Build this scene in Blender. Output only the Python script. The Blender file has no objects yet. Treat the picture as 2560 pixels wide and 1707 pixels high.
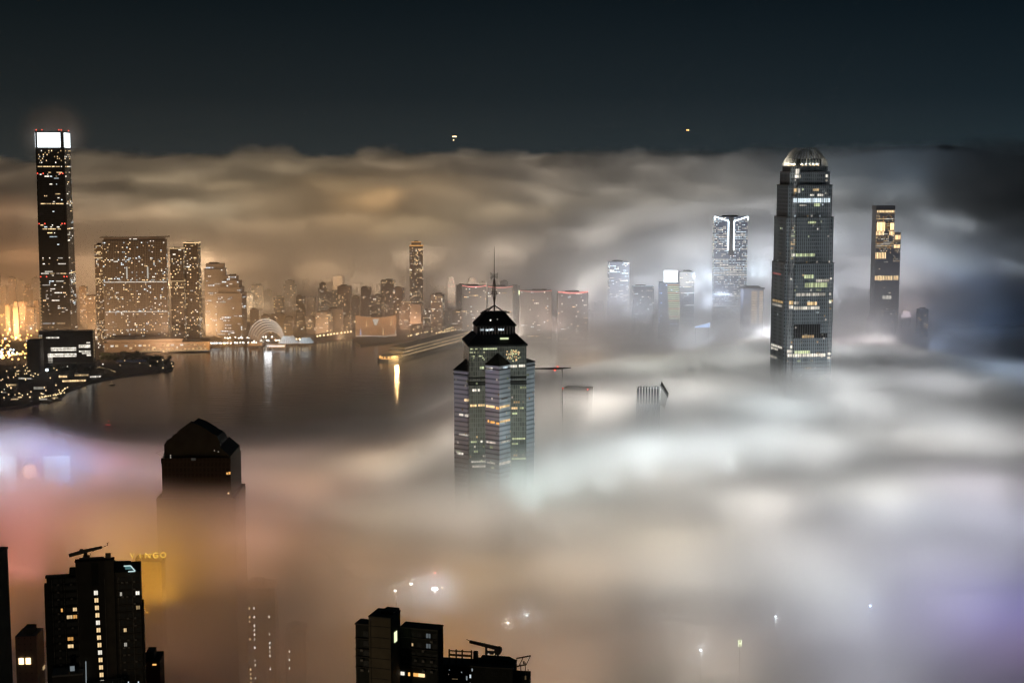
import bpy, math, random
import numpy as np
from mathutils import Vector, Matrix, Euler
random.seed(7)
R = math.radians
sc = bpy.context.scene
COL = sc.collection

# ------------------------------------------------------------------ camera, sky, exposure
F = 3620.0            # focal length in pixels of a 2560 wide frame (51 mm lens)
PITCH = R(6.7)
CAMZ = 391.0          # the lookout is about 390 m above the harbour
cam = bpy.data.cameras.new('camera')
cam_ob = bpy.data.objects.new('camera', cam); COL.objects.link(cam_ob)
cam.sensor_width = 36.0; cam.lens = 36.0 * F / 2560.0
cam.clip_start = 1.0; cam.clip_end = 90000.0
cam_ob.location = (0, 0, CAMZ); cam_ob.rotation_euler = (math.pi / 2 - PITCH, 0, 0)
sc.camera = cam_ob

world = bpy.data.worlds.new('World'); sc.world = world; world.use_nodes = True
wn = world.node_tree; wn.nodes.clear()
w_out = wn.nodes.new('ShaderNodeOutputWorld'); w_bg = wn.nodes.new('ShaderNodeBackground')
w_sky = wn.nodes.new('ShaderNodeTexSky'); w_sky.sky_type = 'NISHITA'; w_sky.sun_disc = False
w_sky.sun_elevation = R(-8.0); w_sky.sun_rotation = R(100.0); w_sky.altitude = 390
w_sky.air_density = 1.0; w_sky.dust_density = 1.5; w_sky.ozone_density = 2.0
w_mix = wn.nodes.new('ShaderNodeMix'); w_mix.data_type = 'RGBA'; w_mix.blend_type = 'ADD'; w_mix.inputs[0].default_value = 1.0
w_tc = wn.nodes.new('ShaderNodeTexCoord'); w_sep = wn.nodes.new('ShaderNodeSeparateXYZ'); wn.links.new(w_tc.outputs['Generated'], w_sep.inputs[0])
w_rmp = wn.nodes.new('ShaderNodeValToRGB')                     # night airglow, a little brighter towards the horizon all round
for p_ in (.05, .115): w_rmp.color_ramp.elements.new(p_)
for e_, c_ in zip(w_rmp.color_ramp.elements, [(.26, .33, .35, 1), (.105, .160, .190, 1), (.042, .080, .106, 1), (.022, .046, .066, 1)]): e_.color = c_
wn.links.new(w_sep.outputs[2], w_rmp.inputs[0])
w_az = wn.nodes.new('ShaderNodeMapRange'); w_az.inputs[1].default_value = -.45; w_az.inputs[2].default_value = .45; wn.links.new(w_sep.outputs[0], w_az.inputs[0])
w_tint = wn.nodes.new('ShaderNodeMix'); w_tint.data_type = 'RGBA'; w_tint.inputs[6].default_value = (1.18, 1.02, .90, 1); w_tint.inputs[7].default_value = (.66, .94, 1.12, 1)   # the town's glow lies to the west
w_mul = wn.nodes.new('ShaderNodeMix'); w_mul.data_type = 'RGBA'; w_mul.blend_type = 'MULTIPLY'; w_mul.inputs[0].default_value = 1.0
wn.links.new(w_az.outputs[0], w_tint.inputs[0]); wn.links.new(w_rmp.outputs[0], w_mul.inputs[6]); wn.links.new(w_tint.outputs[2], w_mul.inputs[7])
wn.links.new(w_mul.outputs[2], w_mix.inputs[7])
w_dim = wn.nodes.new('ShaderNodeVectorMath'); w_dim.operation = 'SCALE'; w_dim.inputs[3].default_value = .06; wn.links.new(w_sky.outputs[0], w_dim.inputs[0])
wn.links.new(w_dim.outputs[0], w_mix.inputs[6])
wn.links.new(w_mix.outputs[2], w_bg.inputs[0]); wn.links.new(w_bg.outputs[0], w_out.inputs[0])
w_bg.inputs[1].default_value = 0.10

moon = bpy.data.lights.new('moon_light', 'SUN'); moon.energy = 0.004; moon.angle = R(0.5); moon.color = (0.75, 0.85, 1.0)
moon_ob = bpy.data.objects.new('moon_light', moon); COL.objects.link(moon_ob)
moon_ob.rotation_euler = (R(50), 0, R(-140))

vs = sc.view_settings
vs.view_transform = 'Standard'; vs.look = 'None'; vs.exposure = 0.0; vs.gamma = 1.0; vs.use_curve_mapping = False
cy = sc.cycles
cy.volume_bounces = 4; cy.max_bounces = 8; cy.diffuse_bounces = 2; cy.glossy_bounces = 3
cy.volume_step_rate = 5.0; cy.volume_max_steps = 200
cy.use_denoising = True; cy.use_adaptive_sampling = True; cy.adaptive_threshold = 0.03
cy.sample_clamp_indirect = 0.0; cy.sample_clamp_direct = 0.0

def at(px, py, Y):
    """the point seen at photograph pixel (px, py) when it stands Y metres ahead"""
    u = (px - 1280.0) / F; v = (853.5 - py) / F
    dy = math.cos(PITCH) + v * math.sin(PITCH); dz = -math.sin(PITCH) + v * math.cos(PITCH)
    k = Y / dy
    return Vector((u * k, Y, CAMZ + dz * k))

# ------------------------------------------------------------------ stand-in lights for the city's glow in the fog
# (x, y, z, radius, red, green, blue): unseen discs of light added to stand for city lamps, powers fitted
CITY_GLOW_DISCS = [
 (-256, 662, 66, 26, 0.0, 0.0, 0.0),
 (-161, 640, 87, 26, 12.8, 0.741, 0.464),
 (-67, 658, 112, 26, 7.44, 4.95, 2.4),
 (-3, 661, 107, 26, 13.9, 5.85, 2.5),
 (98, 608, 102, 26, 43.1, 39.7, 27.0),
 (180, 623, 93, 26, 33.5, 32.4, 39.5),
 (-228, 705, 100, 26, 0.0, 0.0, 0.0),
 (-185, 772, 118, 26, 5.49, 2.51, 1.16),
 (-115, 734, 123, 26, 4.39, 2.05, 0.875),
 (-43, 735, 114, 26, 24.9, 10.4, 0.778),
 (27, 720, 120, 26, 13.7, 8.94, 5.73),
 (104, 724, 123, 26, 17.8, 14.3, 11.3),
 (190, 744, 107, 26, 27.8, 28.5, 32.5),
 (253, 776, 86, 45, 9.68, 8.48, 17.2),
 (-323, 836, 113, 26, 27.9, 10.6, 2.24),
 (-249, 887, 138, 26, 29.8, 16.5, 6.6),
 (-165, 864, 135, 26, 15.2, 6.98, 3.61),
 (-100, 883, 107, 26, 26.1, 14.4, 6.73),
 (-26, 858, 122, 26, 18.1, 11.6, 5.23),
 (41, 875, 109, 26, 43.0, 32.3, 22.3),
 (112, 854, 103, 26, 53.0, 49.6, 44.5),
 (196, 839, 112, 26, 36.8, 38.8, 38.2),
 (274, 874, 111, 26, 47.1, 46.3, 53.6),
 (-340, 969, 153, 26, 32.1, 18.9, 19.5),
 (-282, 990, 119, 26, 34.1, 19.7, 18.2),
 (-183, 960, 133, 26, 35.9, 19.2, 15.6),
 (-118, 1017, 97, 26, 22.0, 16.4, 11.6),
 (-38, 1005, 106, 26, 26.0, 20.9, 16.1),
 (40, 1014, 99, 26, 57.7, 52.6, 45.3),
 (109, 948, 105, 26, 55.6, 48.0, 36.6),
 (191, 922, 101, 26, 58.9, 57.7, 56.8),
 (283, 1007, 103, 26, 48.9, 52.0, 60.1),
 (348, 972, 110, 26, 46.6, 46.9, 58.3),
 (-398, 1051, 134, 26, 36.1, 20.9, 22.6),
 (-324, 1067, 133, 26, 18.0, 18.0, 21.1),
 (-256, 1084, 120, 26, 42.3, 24.9, 20.0),
 (-183, 1114, 94, 26, 48.8, 26.0, 16.6),
 (-101, 1048, 105, 26, 16.8, 13.6, 8.89),
 (-37, 1109, 83, 26, 65.9, 56.5, 46.3),
 (61, 1133, 94, 26, 25.4, 27.4, 25.0),
 (124, 1138, 103, 26, 44.1, 40.8, 35.8),
 (183, 1047, 120, 26, 63.8, 60.0, 54.7),
 (283, 1072, 119, 26, 58.2, 56.9, 51.1),
 (358, 1083, 122, 26, 56.5, 52.4, 57.1),
 (-449, 1243, 124, 26, 40.2, 24.8, 26.7),
 (-364, 1266, 99, 26, 45.1, 27.1, 25.8),
 (-267, 1237, 102, 26, 52.9, 31.8, 25.4),
 (-177, 1230, 92, 26, 54.3, 33.0, 19.8),
 (-105, 1290, 84, 26, 51.6, 46.9, 37.9),
 (-10, 1253, 101, 26, 91.6, 81.0, 68.5),
 (67, 1180, 118, 26, 6.1, 6.57, 6.35),
 (176, 1198, 107, 26, 27.9, 26.7, 25.4),
 (269, 1246, 121, 26, 68.3, 68.6, 67.2),
 (376, 1277, 111, 26, 82.1, 79.0, 75.1),
 (433, 1258, 113, 26, 54.2, 53.5, 53.0),
 (-514, 1375, 83, 26, 45.0, 27.9, 29.5),
 (-437, 1372, 70, 26, 46.8, 28.4, 28.3),
 (-309, 1373, 62, 26, 58.5, 35.4, 28.7),
 (-249, 1462, 51, 26, 73.5, 48.5, 36.4),
 (-133, 1365, 87, 26, 57.1, 37.6, 22.0),
 (-19, 1335, 106, 26, 110.0, 96.8, 81.6),
 (83, 1410, 135, 26, 125.0, 113.0, 100.0),
 (185, 1466, 122, 26, 120.0, 115.0, 107.0),
 (258, 1383, 127, 26, 71.6, 77.7, 79.5),
 (354, 1424, 122, 26, 68.1, 68.0, 67.5),
 (428, 1345, 109, 26, 55.4, 56.7, 57.8),
 (61, 1654, 94, 26, 213.0, 189.0, 164.0),
 (154, 1661, 115, 26, 103.0, 108.0, 99.1),
 (270, 1678, 133, 26, 80.4, 79.7, 75.9),
 (355, 1534, 134, 26, 68.9, 69.7, 69.9),
 (467, 1554, 113, 26, 106.0, 106.0, 109.0),
 (591, 1655, 116, 26, 31.8, 41.0, 53.4),
 (-26, 1880, 47, 26, 307.0, 262.0, 219.0),
 (78, 1871, 72, 26, 278.0, 246.0, 214.0),
 (177, 1770, 124, 26, 20.5, 17.1, 10.9),
 (288, 1891, 102, 26, 181.0, 192.0, 201.0),
 (412, 1812, 123, 26, 166.0, 168.0, 170.0),
 (533, 1880, 113, 26, 165.0, 162.0, 169.0),
 (594, 1746, 123, 26, 19.1, 24.4, 33.7),
 (-37, 2165, 12, 26, 358.0, 302.0, 251.0),
 (46, 2075, 34, 26, 329.0, 286.0, 247.0),
 (171, 1984, 83, 26, 272.0, 249.0, 228.0),
 (303, 2037, 82, 26, 251.0, 240.0, 235.0),
 (392, 2041, 105, 26, 0.0, 0.0, 0.0),
 (561, 2178, 63, 26, 135.0, 126.0, 122.0),
 (14, 2334, 12, 26, 330.0, 283.0, 242.0),
 (146, 2463, 12, 26, 306.0, 279.0, 247.0),
 (268, 2341, 39, 26, 286.0, 273.0, 267.0),
 (422, 2403, 67, 26, 207.0, 201.0, 178.0),
 (507, 2319, 76, 26, 262.0, 223.0, 220.0),
 (20, 2651, 21, 45, 330.0, 283.0, 222.0),
 (136, 2704, 29, 45, 116.0, 70.6, 32.6),
 (341, 2644, 43, 45, 310.0, 305.0, 312.0),
 (489, 2603, 52, 45, 320.0, 319.0, 335.0),
 (638, 2574, 50, 45, 235.0, 205.0, 220.0),
 (-36, 3092, 18, 45, 360.0, 296.0, 248.0),
 (142, 3012, 28, 45, 101.0, 83.4, 76.2),
 (376, 2986, 42, 45, 111.0, 122.0, 136.0),
 (541, 2952, 50, 45, 360.0, 365.0, 389.0),
 (714, 2857, 45, 45, 361.0, 330.0, 322.0),
 (-1153, 3299, 12, 45, 784.0, 418.0, 172.0),
 (-949, 3325, 12, 45, 770.0, 433.0, 208.0),
 (-746, 3367, 12, 45, 707.0, 417.0, 211.0),
 (-449, 3415, 14, 45, 95.5, 54.6, 28.8),
 (-255, 3489, 20, 45, 132.0, 70.3, 38.0),
 (-25, 3280, 25, 45, 375.0, 310.0, 260.0),
 (245, 3450, 60, 45, 52.3, 56.0, 64.8),
 (497, 3429, 75, 45, 310.0, 348.0, 416.0),
 (763, 3530, 77, 45, 452.0, 466.0, 504.0),
 (945, 3448, 54, 45, 213.0, 163.0, 152.0),
 (-1505, 3974, 51, 75, 756.0, 410.0, 191.0),
 (-1212, 4115, 58, 75, 442.0, 264.0, 138.0),
 (-969, 4008, 47, 75, 791.0, 483.0, 254.0),
 (-673, 3781, 29, 45, 390.0, 265.0, 152.0),
 (-388, 4099, 53, 75, 613.0, 420.0, 255.0),
 (-139, 4055, 59, 75, 539.0, 411.0, 301.0),
 (219, 3876, 84, 45, 399.0, 385.0, 354.0),
 (496, 4088, 120, 75, 478.0, 476.0, 482.0),
 (736, 4030, 121, 75, 516.0, 529.0, 558.0),
 (1050, 3987, 86, 75, 460.0, 439.0, 435.0),
 (-1569, 4633, 92, 75, 360.0, 177.0, 78.5),
 (-1302, 4485, 83, 75, 517.0, 315.0, 170.0),
 (-1014, 4632, 87, 75, 828.0, 534.0, 295.0),
 (-586, 4394, 70, 75, 593.0, 383.0, 209.0),
 (-306, 4700, 90, 75, 684.0, 491.0, 316.0),
 (-20, 4607, 96, 75, 619.0, 495.0, 379.0),
 (287, 4706, 128, 75, 603.0, 545.0, 488.0),
 (616, 4821, 145, 75, 650.0, 633.0, 618.0),
 (1023, 4659, 127, 75, 659.0, 681.0, 719.0),
 (1316, 4790, 101, 75, 658.0, 700.0, 765.0),
 (-2104, 5688, 140, 170, 499.0, 261.0, 131.0),
 (-1731, 5610, 140, 170, 817.0, 535.0, 308.0),
 (-1431, 5733, 145, 170, 868.0, 589.0, 343.0),
 (-932, 5435, 123, 170, 760.0, 512.0, 291.0),
 (-609, 5463, 124, 170, 677.0, 434.0, 224.0),
 (-343, 5404, 125, 170, 753.0, 542.0, 297.0),
 (0, 5725, 147, 170, 616.0, 471.0, 310.0),
 (455, 5291, 151, 170, 723.0, 663.0, 599.0),
 (769, 5450, 154, 170, 772.0, 748.0, 720.0),
 (1041, 5388, 147, 170, 780.0, 788.0, 799.0),
 (1471, 5637, 119, 170, 780.0, 823.0, 877.0),
 (-2102, 5903, 148, 170, 305.0, 172.0, 92.3),
 (-1797, 6265, 166, 170, 638.0, 465.0, 290.0),
 (-1306, 6018, 155, 170, 694.0, 543.0, 346.0),
 (-1038, 6226, 162, 170, 414.0, 280.0, 156.0),
 (-641, 6253, 164, 170, 428.0, 255.0, 115.0),
 (-244, 6314, 168, 170, 498.0, 357.0, 217.0),
 (254, 6391, 170, 170, 590.0, 492.0, 379.0),
 (678, 6228, 163, 170, 813.0, 745.0, 647.0),
 (1033, 6421, 154, 170, 843.0, 820.0, 789.0),
 (1452, 6244, 131, 170, 827.0, 856.0, 887.0),
 (-2775, 7173, 191, 170, 814.0, 554.0, 338.0),
 (-2281, 7325, 204, 170, 799.0, 571.0, 356.0),
 (-1770, 7331, 211, 170, 790.0, 590.0, 365.0),
 (-1352, 7000, 198, 170, 575.0, 414.0, 244.0),
 (-806, 6868, 192, 170, 627.0, 416.0, 214.0),
 (-377, 6900, 194, 170, 487.0, 343.0, 199.0),
 (69, 6651, 182, 170, 386.0, 308.0, 223.0),
 (506, 6965, 193, 170, 551.0, 479.0, 394.0),
 (925, 6930, 186, 170, 428.0, 387.0, 336.0),
 (1499, 7128, 193, 170, 790.0, 789.0, 770.0),
 (1899, 7103, 188, 170, 500.0, 542.0, 579.0),
 (-2837, 7724, 210, 170, 422.0, 304.0, 210.0),
 (-2358, 8202, 233, 170, 497.0, 376.0, 245.0),
 (-1717, 7909, 234, 170, 725.0, 543.0, 343.0),
 (-1169, 7870, 235, 170, 721.0, 538.0, 331.0),
 (-689, 7828, 233, 170, 924.0, 673.0, 424.0),
 (-215, 8285, 247, 170, 966.0, 743.0, 517.0),
 (208, 7640, 227, 170, 812.0, 658.0, 503.0),
 (791, 7924, 236, 170, 663.0, 580.0, 490.0),
 (1183, 7508, 219, 170, 360.0, 346.0, 321.0),
 (1747, 7841, 253, 170, 375.0, 456.0, 534.0),
 (-3308, 9019, 230, 170, 903.0, 639.0, 400.0),
 (-2820, 9016, 238, 170, 935.0, 671.0, 418.0),
 (-2184, 8931, 246, 170, 965.0, 700.0, 433.0),
 (-1572, 8718, 248, 170, 970.0, 703.0, 431.0),
 (-1034, 8918, 251, 170, 991.0, 724.0, 455.0),
 (-394, 9049, 255, 170, 1020.0, 776.0, 530.0),
 (168, 9035, 257, 170, 1000.0, 811.0, 611.0),
 (731, 8893, 253, 170, 939.0, 818.0, 685.0),
 (1157, 8593, 253, 170, 878.0, 818.0, 745.0),
 (1903, 9129, 269, 170, 799.0, 815.0, 824.0),
 (2282, 8494, 280, 170, 364.0, 511.0, 684.0),
 (16, 1150, 117, 12, 20.1, 24.6, 24.0),
 (46, 1190, 121, 12, 15.5, 17.5, 17.5),
 (80, 1200, 125, 12, 20.2, 21.7, 21.9),
 (116, 1230, 129, 12, 36.7, 39.8, 40.3),
 (148, 1220, 128, 12, 20.3, 22.0, 22.3),
 (185, 1240, 129, 12, 34.6, 37.3, 37.8),
 (230, 1260, 129, 12, 21.2, 22.7, 22.9),
 (-381, 1060, 166, 8, 15.9, 18.4, 22.3),
 (-364, 1080, 163, 8, 5.46, 4.06, 12.0),
 (-337, 1070, 157, 8, 0.0, 5.07, 16.4),
 (-319, 1100, 149, 8, 12.4, 2.52, 1.82),
 (-313, 900, 133, 14, 29.8, 8.85, 8.45),
 (-222, 820, 135, 10, 10.7, 4.32, 0.0636),
 (-208, 835, 138, 10, 13.9, 6.4, 0.604),
 (252, 760, 117, 45, 3.29, 2.81, 4.72),
 (283, 800, 118, 45, 9.52, 9.3, 26.8),
 (274, 740, 117, 45, 5.69, 2.84, 7.65),
 (-584, 6500, 240, 90, 437.0, 256.0, 110.0),
 (88, 3200, 50, 30, 103.0, 75.7, 64.4),
 (193, 3180, 73, 30, 113.0, 106.0, 111.0),
 (279, 3160, 82, 30, 205.0, 229.0, 271.0),
 (425, 3360, 131, 30, 247.0, 240.0, 214.0),
 (457, 3180, 104, 30, 194.0, 222.0, 287.0),
 (628, 3420, 146, 60, 416.0, 427.0, 457.0),
 (164, 3500, 86, 30, 366.0, 337.0, 318.0),
 (327, 3480, 121, 30, 181.0, 195.0, 220.0),
 (459, 3460, 131, 30, 224.0, 265.0, 328.0),
 (599, 3500, 151, 30, 173.0, 218.0, 250.0),
 (935, 3720, 113, 80, 488.0, 507.0, 557.0),
 (1113, 3950, 106, 90, 344.0, 331.0, 344.0),
 (1244, 4250, 93, 90, 277.0, 313.0, 396.0),
 (913, 2900, 46, 70, 199.0, 254.0, 371.0),  # blue lights added from here to tint the dark gap at far right
 (1149, 3300, 42, 70, 31.4, 99.7, 247.0),
 (1369, 4200, 80, 80, 103.0, 168.0, 328.0),
 (1839, 5200, 70, 100, 632.0, 717.0, 812.0),
 (1975, 6500, 136, 120, 788.0, 853.0, 926.0),
 (-918, 2890, 15, 10, 778.0, 418.0, 189.0),
 (-737, 3030, 15, 10, 428.0, 242.0, 130.0),
 (-617, 3100, 15, 10, 344.0, 167.0, 49.6),
 (-500, 3120, 17, 10, 412.0, 203.0, 64.9),
 (-378, 3180, 22, 10, 308.0, 175.0, 91.6),
 (-243, 3260, 33, 10, 206.0, 106.0, 54.3),
 (-1033, 4400, 34, 20, 818.0, 516.0, 280.0),
 (-945, 4500, 42, 20, 813.0, 522.0, 287.0),
 (271, 3500, 73, 10, 38.3, 41.0, 47.2),
 (394, 3480, 88, 10, 373.0, 373.0, 385.0),
 (531, 3700, 113, 10, 273.0, 318.0, 376.0),
 (-1149, 3300, 22, 6, 561.0, 262.0, 98.4),
 (-1180, 3500, 33, 6, 344.0, 168.0, 66.8),
 (-1240, 3400, 29, 6, 721.0, 324.0, 114.0),
 (1454, 4700, 84, 110, 554.0, 669.0, 746.0),
 (-205, 330, 172, 2, 24, 19, 13),  # unseen hillside fill lights added from here on to brighten the near towers
 (-120, 340, 168, 2, 20, 16, 11),
 (-50, 300, 190, 2, 26, 20, 13),
 (20, 290, 196, 2, 18, 14, 9),
]
for i, (x, y, z, rad, r_, g_, b_) in enumerate(CITY_GLOW_DISCS):      # faced up and away from the camera so the added discs stay unseen
    m_ = max(r_, g_, b_, 1e-6)
    l = bpy.data.lights.new('city_glow_disc', 'AREA'); l.shape = 'DISK'; l.size = 2.0 * rad
    l.energy = m_ * 1000.0; l.color = (r_ / m_, g_ / m_, b_ / m_)
    o = bpy.data.objects.new('city_glow_disc', l); COL.objects.link(o); o.location = (x, y, z)
    o.rotation_euler = (R(180 - 42), 0, 0)

# ------------------------------------------------------------------ materials
def mat(name, col, rough=0.6, metal=0.0, spec=0.5, grain=0.0, scale=0.2):
    m = bpy.data.materials.new(name); m.use_nodes = True; nt = m.node_tree
    p = nt.nodes['Principled BSDF']
    p.inputs['Base Color'].default_value = (*col, 1); p.inputs['Roughness'].default_value = rough
    p.inputs['Metallic'].default_value = metal; p.inputs['Specular IOR Level'].default_value = spec
    if grain:
        tc = nt.nodes.new('ShaderNodeTexCoord'); no = nt.nodes.new('ShaderNodeTexNoise')
        no.inputs['Scale'].default_value = scale; no.inputs['Detail'].default_value = 6
        nt.links.new(tc.outputs['Object'], no.inputs['Vector'])
        rp = nt.nodes.new('ShaderNodeValToRGB')
        rp.color_ramp.elements[0].position = 0.3; rp.color_ramp.elements[1].position = 0.7
        rp.color_ramp.elements[0].color = (*[c * (1 - grain) for c in col], 1)
        rp.color_ramp.elements[1].color = (*[min(1, c * (1 + grain)) for c in col], 1)
        nt.links.new(no.outputs[0], rp.inputs[0]); nt.links.new(rp.outputs[0], p.inputs['Base Color'])
    return m

def facade(name, col, glass, rough, fw, fh, line=0.12, metal=0.0, spec=0.5):
    """cladding with a grid of panes: brick texture without offset, in object space (x+y, z)"""
    m = bpy.data.materials.new(name); m.use_nodes = True; nt = m.node_tree
    p = nt.nodes['Principled BSDF']; tc = nt.nodes.new('ShaderNodeTexCoord')
    sp = nt.nodes.new('ShaderNodeSeparateXYZ'); nt.links.new(tc.outputs['Object'], sp.inputs[0])
    ad = nt.nodes.new('ShaderNodeMath'); nt.links.new(sp.outputs[0], ad.inputs[0]); nt.links.new(sp.outputs[1], ad.inputs[1])
    cb = nt.nodes.new('ShaderNodeCombineXYZ'); nt.links.new(ad.outputs[0], cb.inputs[0]); nt.links.new(sp.outputs[2], cb.inputs[1])
    br = nt.nodes.new('ShaderNodeTexBrick'); br.offset = 0.0; br.squash = 1.0
    nt.links.new(cb.outputs[0], br.inputs['Vector'])
    br.inputs['Color1'].default_value = (*glass, 1); br.inputs['Color2'].default_value = (*[g * 0.55 for g in glass], 1)
    br.inputs['Mortar'].default_value = (*col, 1); br.inputs['Scale'].default_value = 1.0
    br.inputs['Mortar Size'].default_value = line * fh; br.inputs['Mortar Smooth'].default_value = 0.0
    br.inputs['Brick Width'].default_value = fw; br.inputs['Row Height'].default_value = fh
    nt.links.new(br.outputs['Color'], p.inputs['Base Color'])
    p.inputs['Roughness'].default_value = rough; p.inputs['Metallic'].default_value = metal; p.inputs['Specular IOR Level'].default_value = spec
    return m

def glow(name, col, k, sampled=False):
    """something that gives off light; 'lum' lets the panes of one building be lit differently"""
    m = bpy.data.materials.new(name); m.use_nodes = True; nt = m.node_tree; nt.nodes.clear()
    out = nt.nodes.new('ShaderNodeOutputMaterial'); e = nt.nodes.new('ShaderNodeEmission')
    e.inputs[0].default_value = (*col, 1)
    if sampled: e.inputs[1].default_value = k
    else:
        a = nt.nodes.new('ShaderNodeAttribute'); a.attribute_name = 'lum'
        mu = nt.nodes.new('ShaderNodeMath'); mu.operation = 'MULTIPLY'; mu.inputs[1].default_value = k
        nt.links.new(a.outputs['Fac'], mu.inputs[0]); nt.links.new(mu.outputs[0], e.inputs[1])
        m.cycles.emission_sampling = 'NONE'
    nt.links.new(e.outputs[0], out.inputs[0])
    return m

M = dict(
    concrete=mat('concrete', (.24, .22, .20), .85, grain=.25, scale=.08),
    dark_concrete=mat('dark_concrete', (.07, .065, .055), .9, grain=.3, scale=.12),
    tan_wall=mat('tan_wall', (.16, .13, .09), .9, grain=.2, scale=.15),
    black_metal=mat('black_metal', (.02, .02, .022), .55),
    grey_metal=mat('grey_metal', (.25, .26, .27), .45, .6),
    pale_metal=mat('pale_metal', (.55, .54, .50), .4, .3),
    dark_glass=mat('dark_glass', (.015, .02, .024), .18, spec=.6),
    blue_glass=mat('blue_glass', (.55, .58, .66), .12, .9),
    black_tower=facade('black_tower', (.03, .035, .04), (.025, .03, .035), .25, 3.0, 4.2, .1, .3),
    silver_tower=facade('silver_tower', (.36, .42, .46), (.15, .18, .20), .32, 2.3, 4.1, .14, .2),
    silver_plain=facade('silver_plain', (.46, .50, .53), (.34, .37, .40), .42, 2.3, 4.1, .10, .1),
    green_glass=facade('green_glass', (.26, .31, .30), (.18, .225, .215), .22, 1.9, 4.0, .06, .5),
    band_glass=facade('band_glass', (.36, .42, .46), (.22, .265, .295), .28, 90.0, 4.0, .32, .6),
    slate=mat('slate', (.014, .019, .020), .55, spec=.15, grain=.3, scale=.15),
    brown_tower=facade('brown_tower', (.015, .014, .013), (.009, .009, .009), .5, 2.6, 3.8, .15, .0, .12),
    far_grey=facade('far_grey', (.15, .14, .13), (.05, .047, .043), .6, 3.4, 3.3, .35),
    far_tan=facade('far_tan', (.17, .14, .11), (.055, .05, .04), .6, 3.0, 3.1, .4),
    far_dark=facade('far_dark', (.10, .095, .09), (.035, .033, .03), .4, 3.6, 3.8, .2),
    far_blue=facade('far_blue', (.15, .165, .2), (.055, .062, .075), .4, 3.2, 3.6, .25),
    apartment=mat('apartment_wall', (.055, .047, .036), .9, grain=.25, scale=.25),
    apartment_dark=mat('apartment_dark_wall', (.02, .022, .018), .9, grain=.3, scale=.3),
    apartment_pale=mat('apartment_pale_wall', (.13, .105, .065), .9, grain=.18, scale=.2),
    pane_dark=mat('unlit_pane', (.02, .024, .024), .5, spec=.25),
    land=mat('land', (.06, .055, .045), .9, grain=.5, scale=.01),
    park=mat('park', (.035, .04, .025), .95, grain=.5, scale=.02),
    hill=mat('hill', (.03, .036, .034), .95, grain=.4, scale=.004),
    leaf=mat('leaf', (.035, .06, .03), .8, grain=.4, scale=.5),
    bark=mat('bark', (.05, .04, .03), .9),
    hull=mat('hull', (.3, .3, .3), .5), hull_dark=mat('hull_dark', (.05, .04, .04), .5),
    w_warm=glow('warm_light', (1.0, .70, .36), 1.0), w_white=glow('white_light', (1.0, .93, .80), 1.0),
    w_cool=glow('cool_light', (.80, .93, 1.0), 1.0), w_amber=glow('amber_light', (1.0, .50, .14), 1.0),
    w_green=glow('green_light', (.85, .95, .55), 1.0), w_red=glow('red_light', (1.0, .10, .06), 1.0),
    w_pink=glow('pink_light', (1.0, .34, .30), 1.0), w_blue=glow('blue_light', (.45, .62, 1.0), 1.0),
    led_white=glow('white_led_panel', (.86, .95, 1.0), 2.6, True),
    led_blue=glow('blue_led_panel', (.55, .75, 1.0), 4.5, True),
    led_orange=glow('orange_led_panel', (1.0, .55, .18), 8.0, True),
    screen=glow('white_screen', (.85, .93, 1.0), 3.0, True),
    sign_yellow=glow('yellow_sign', (1.0, .66, .10), 1.9),
)

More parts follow.
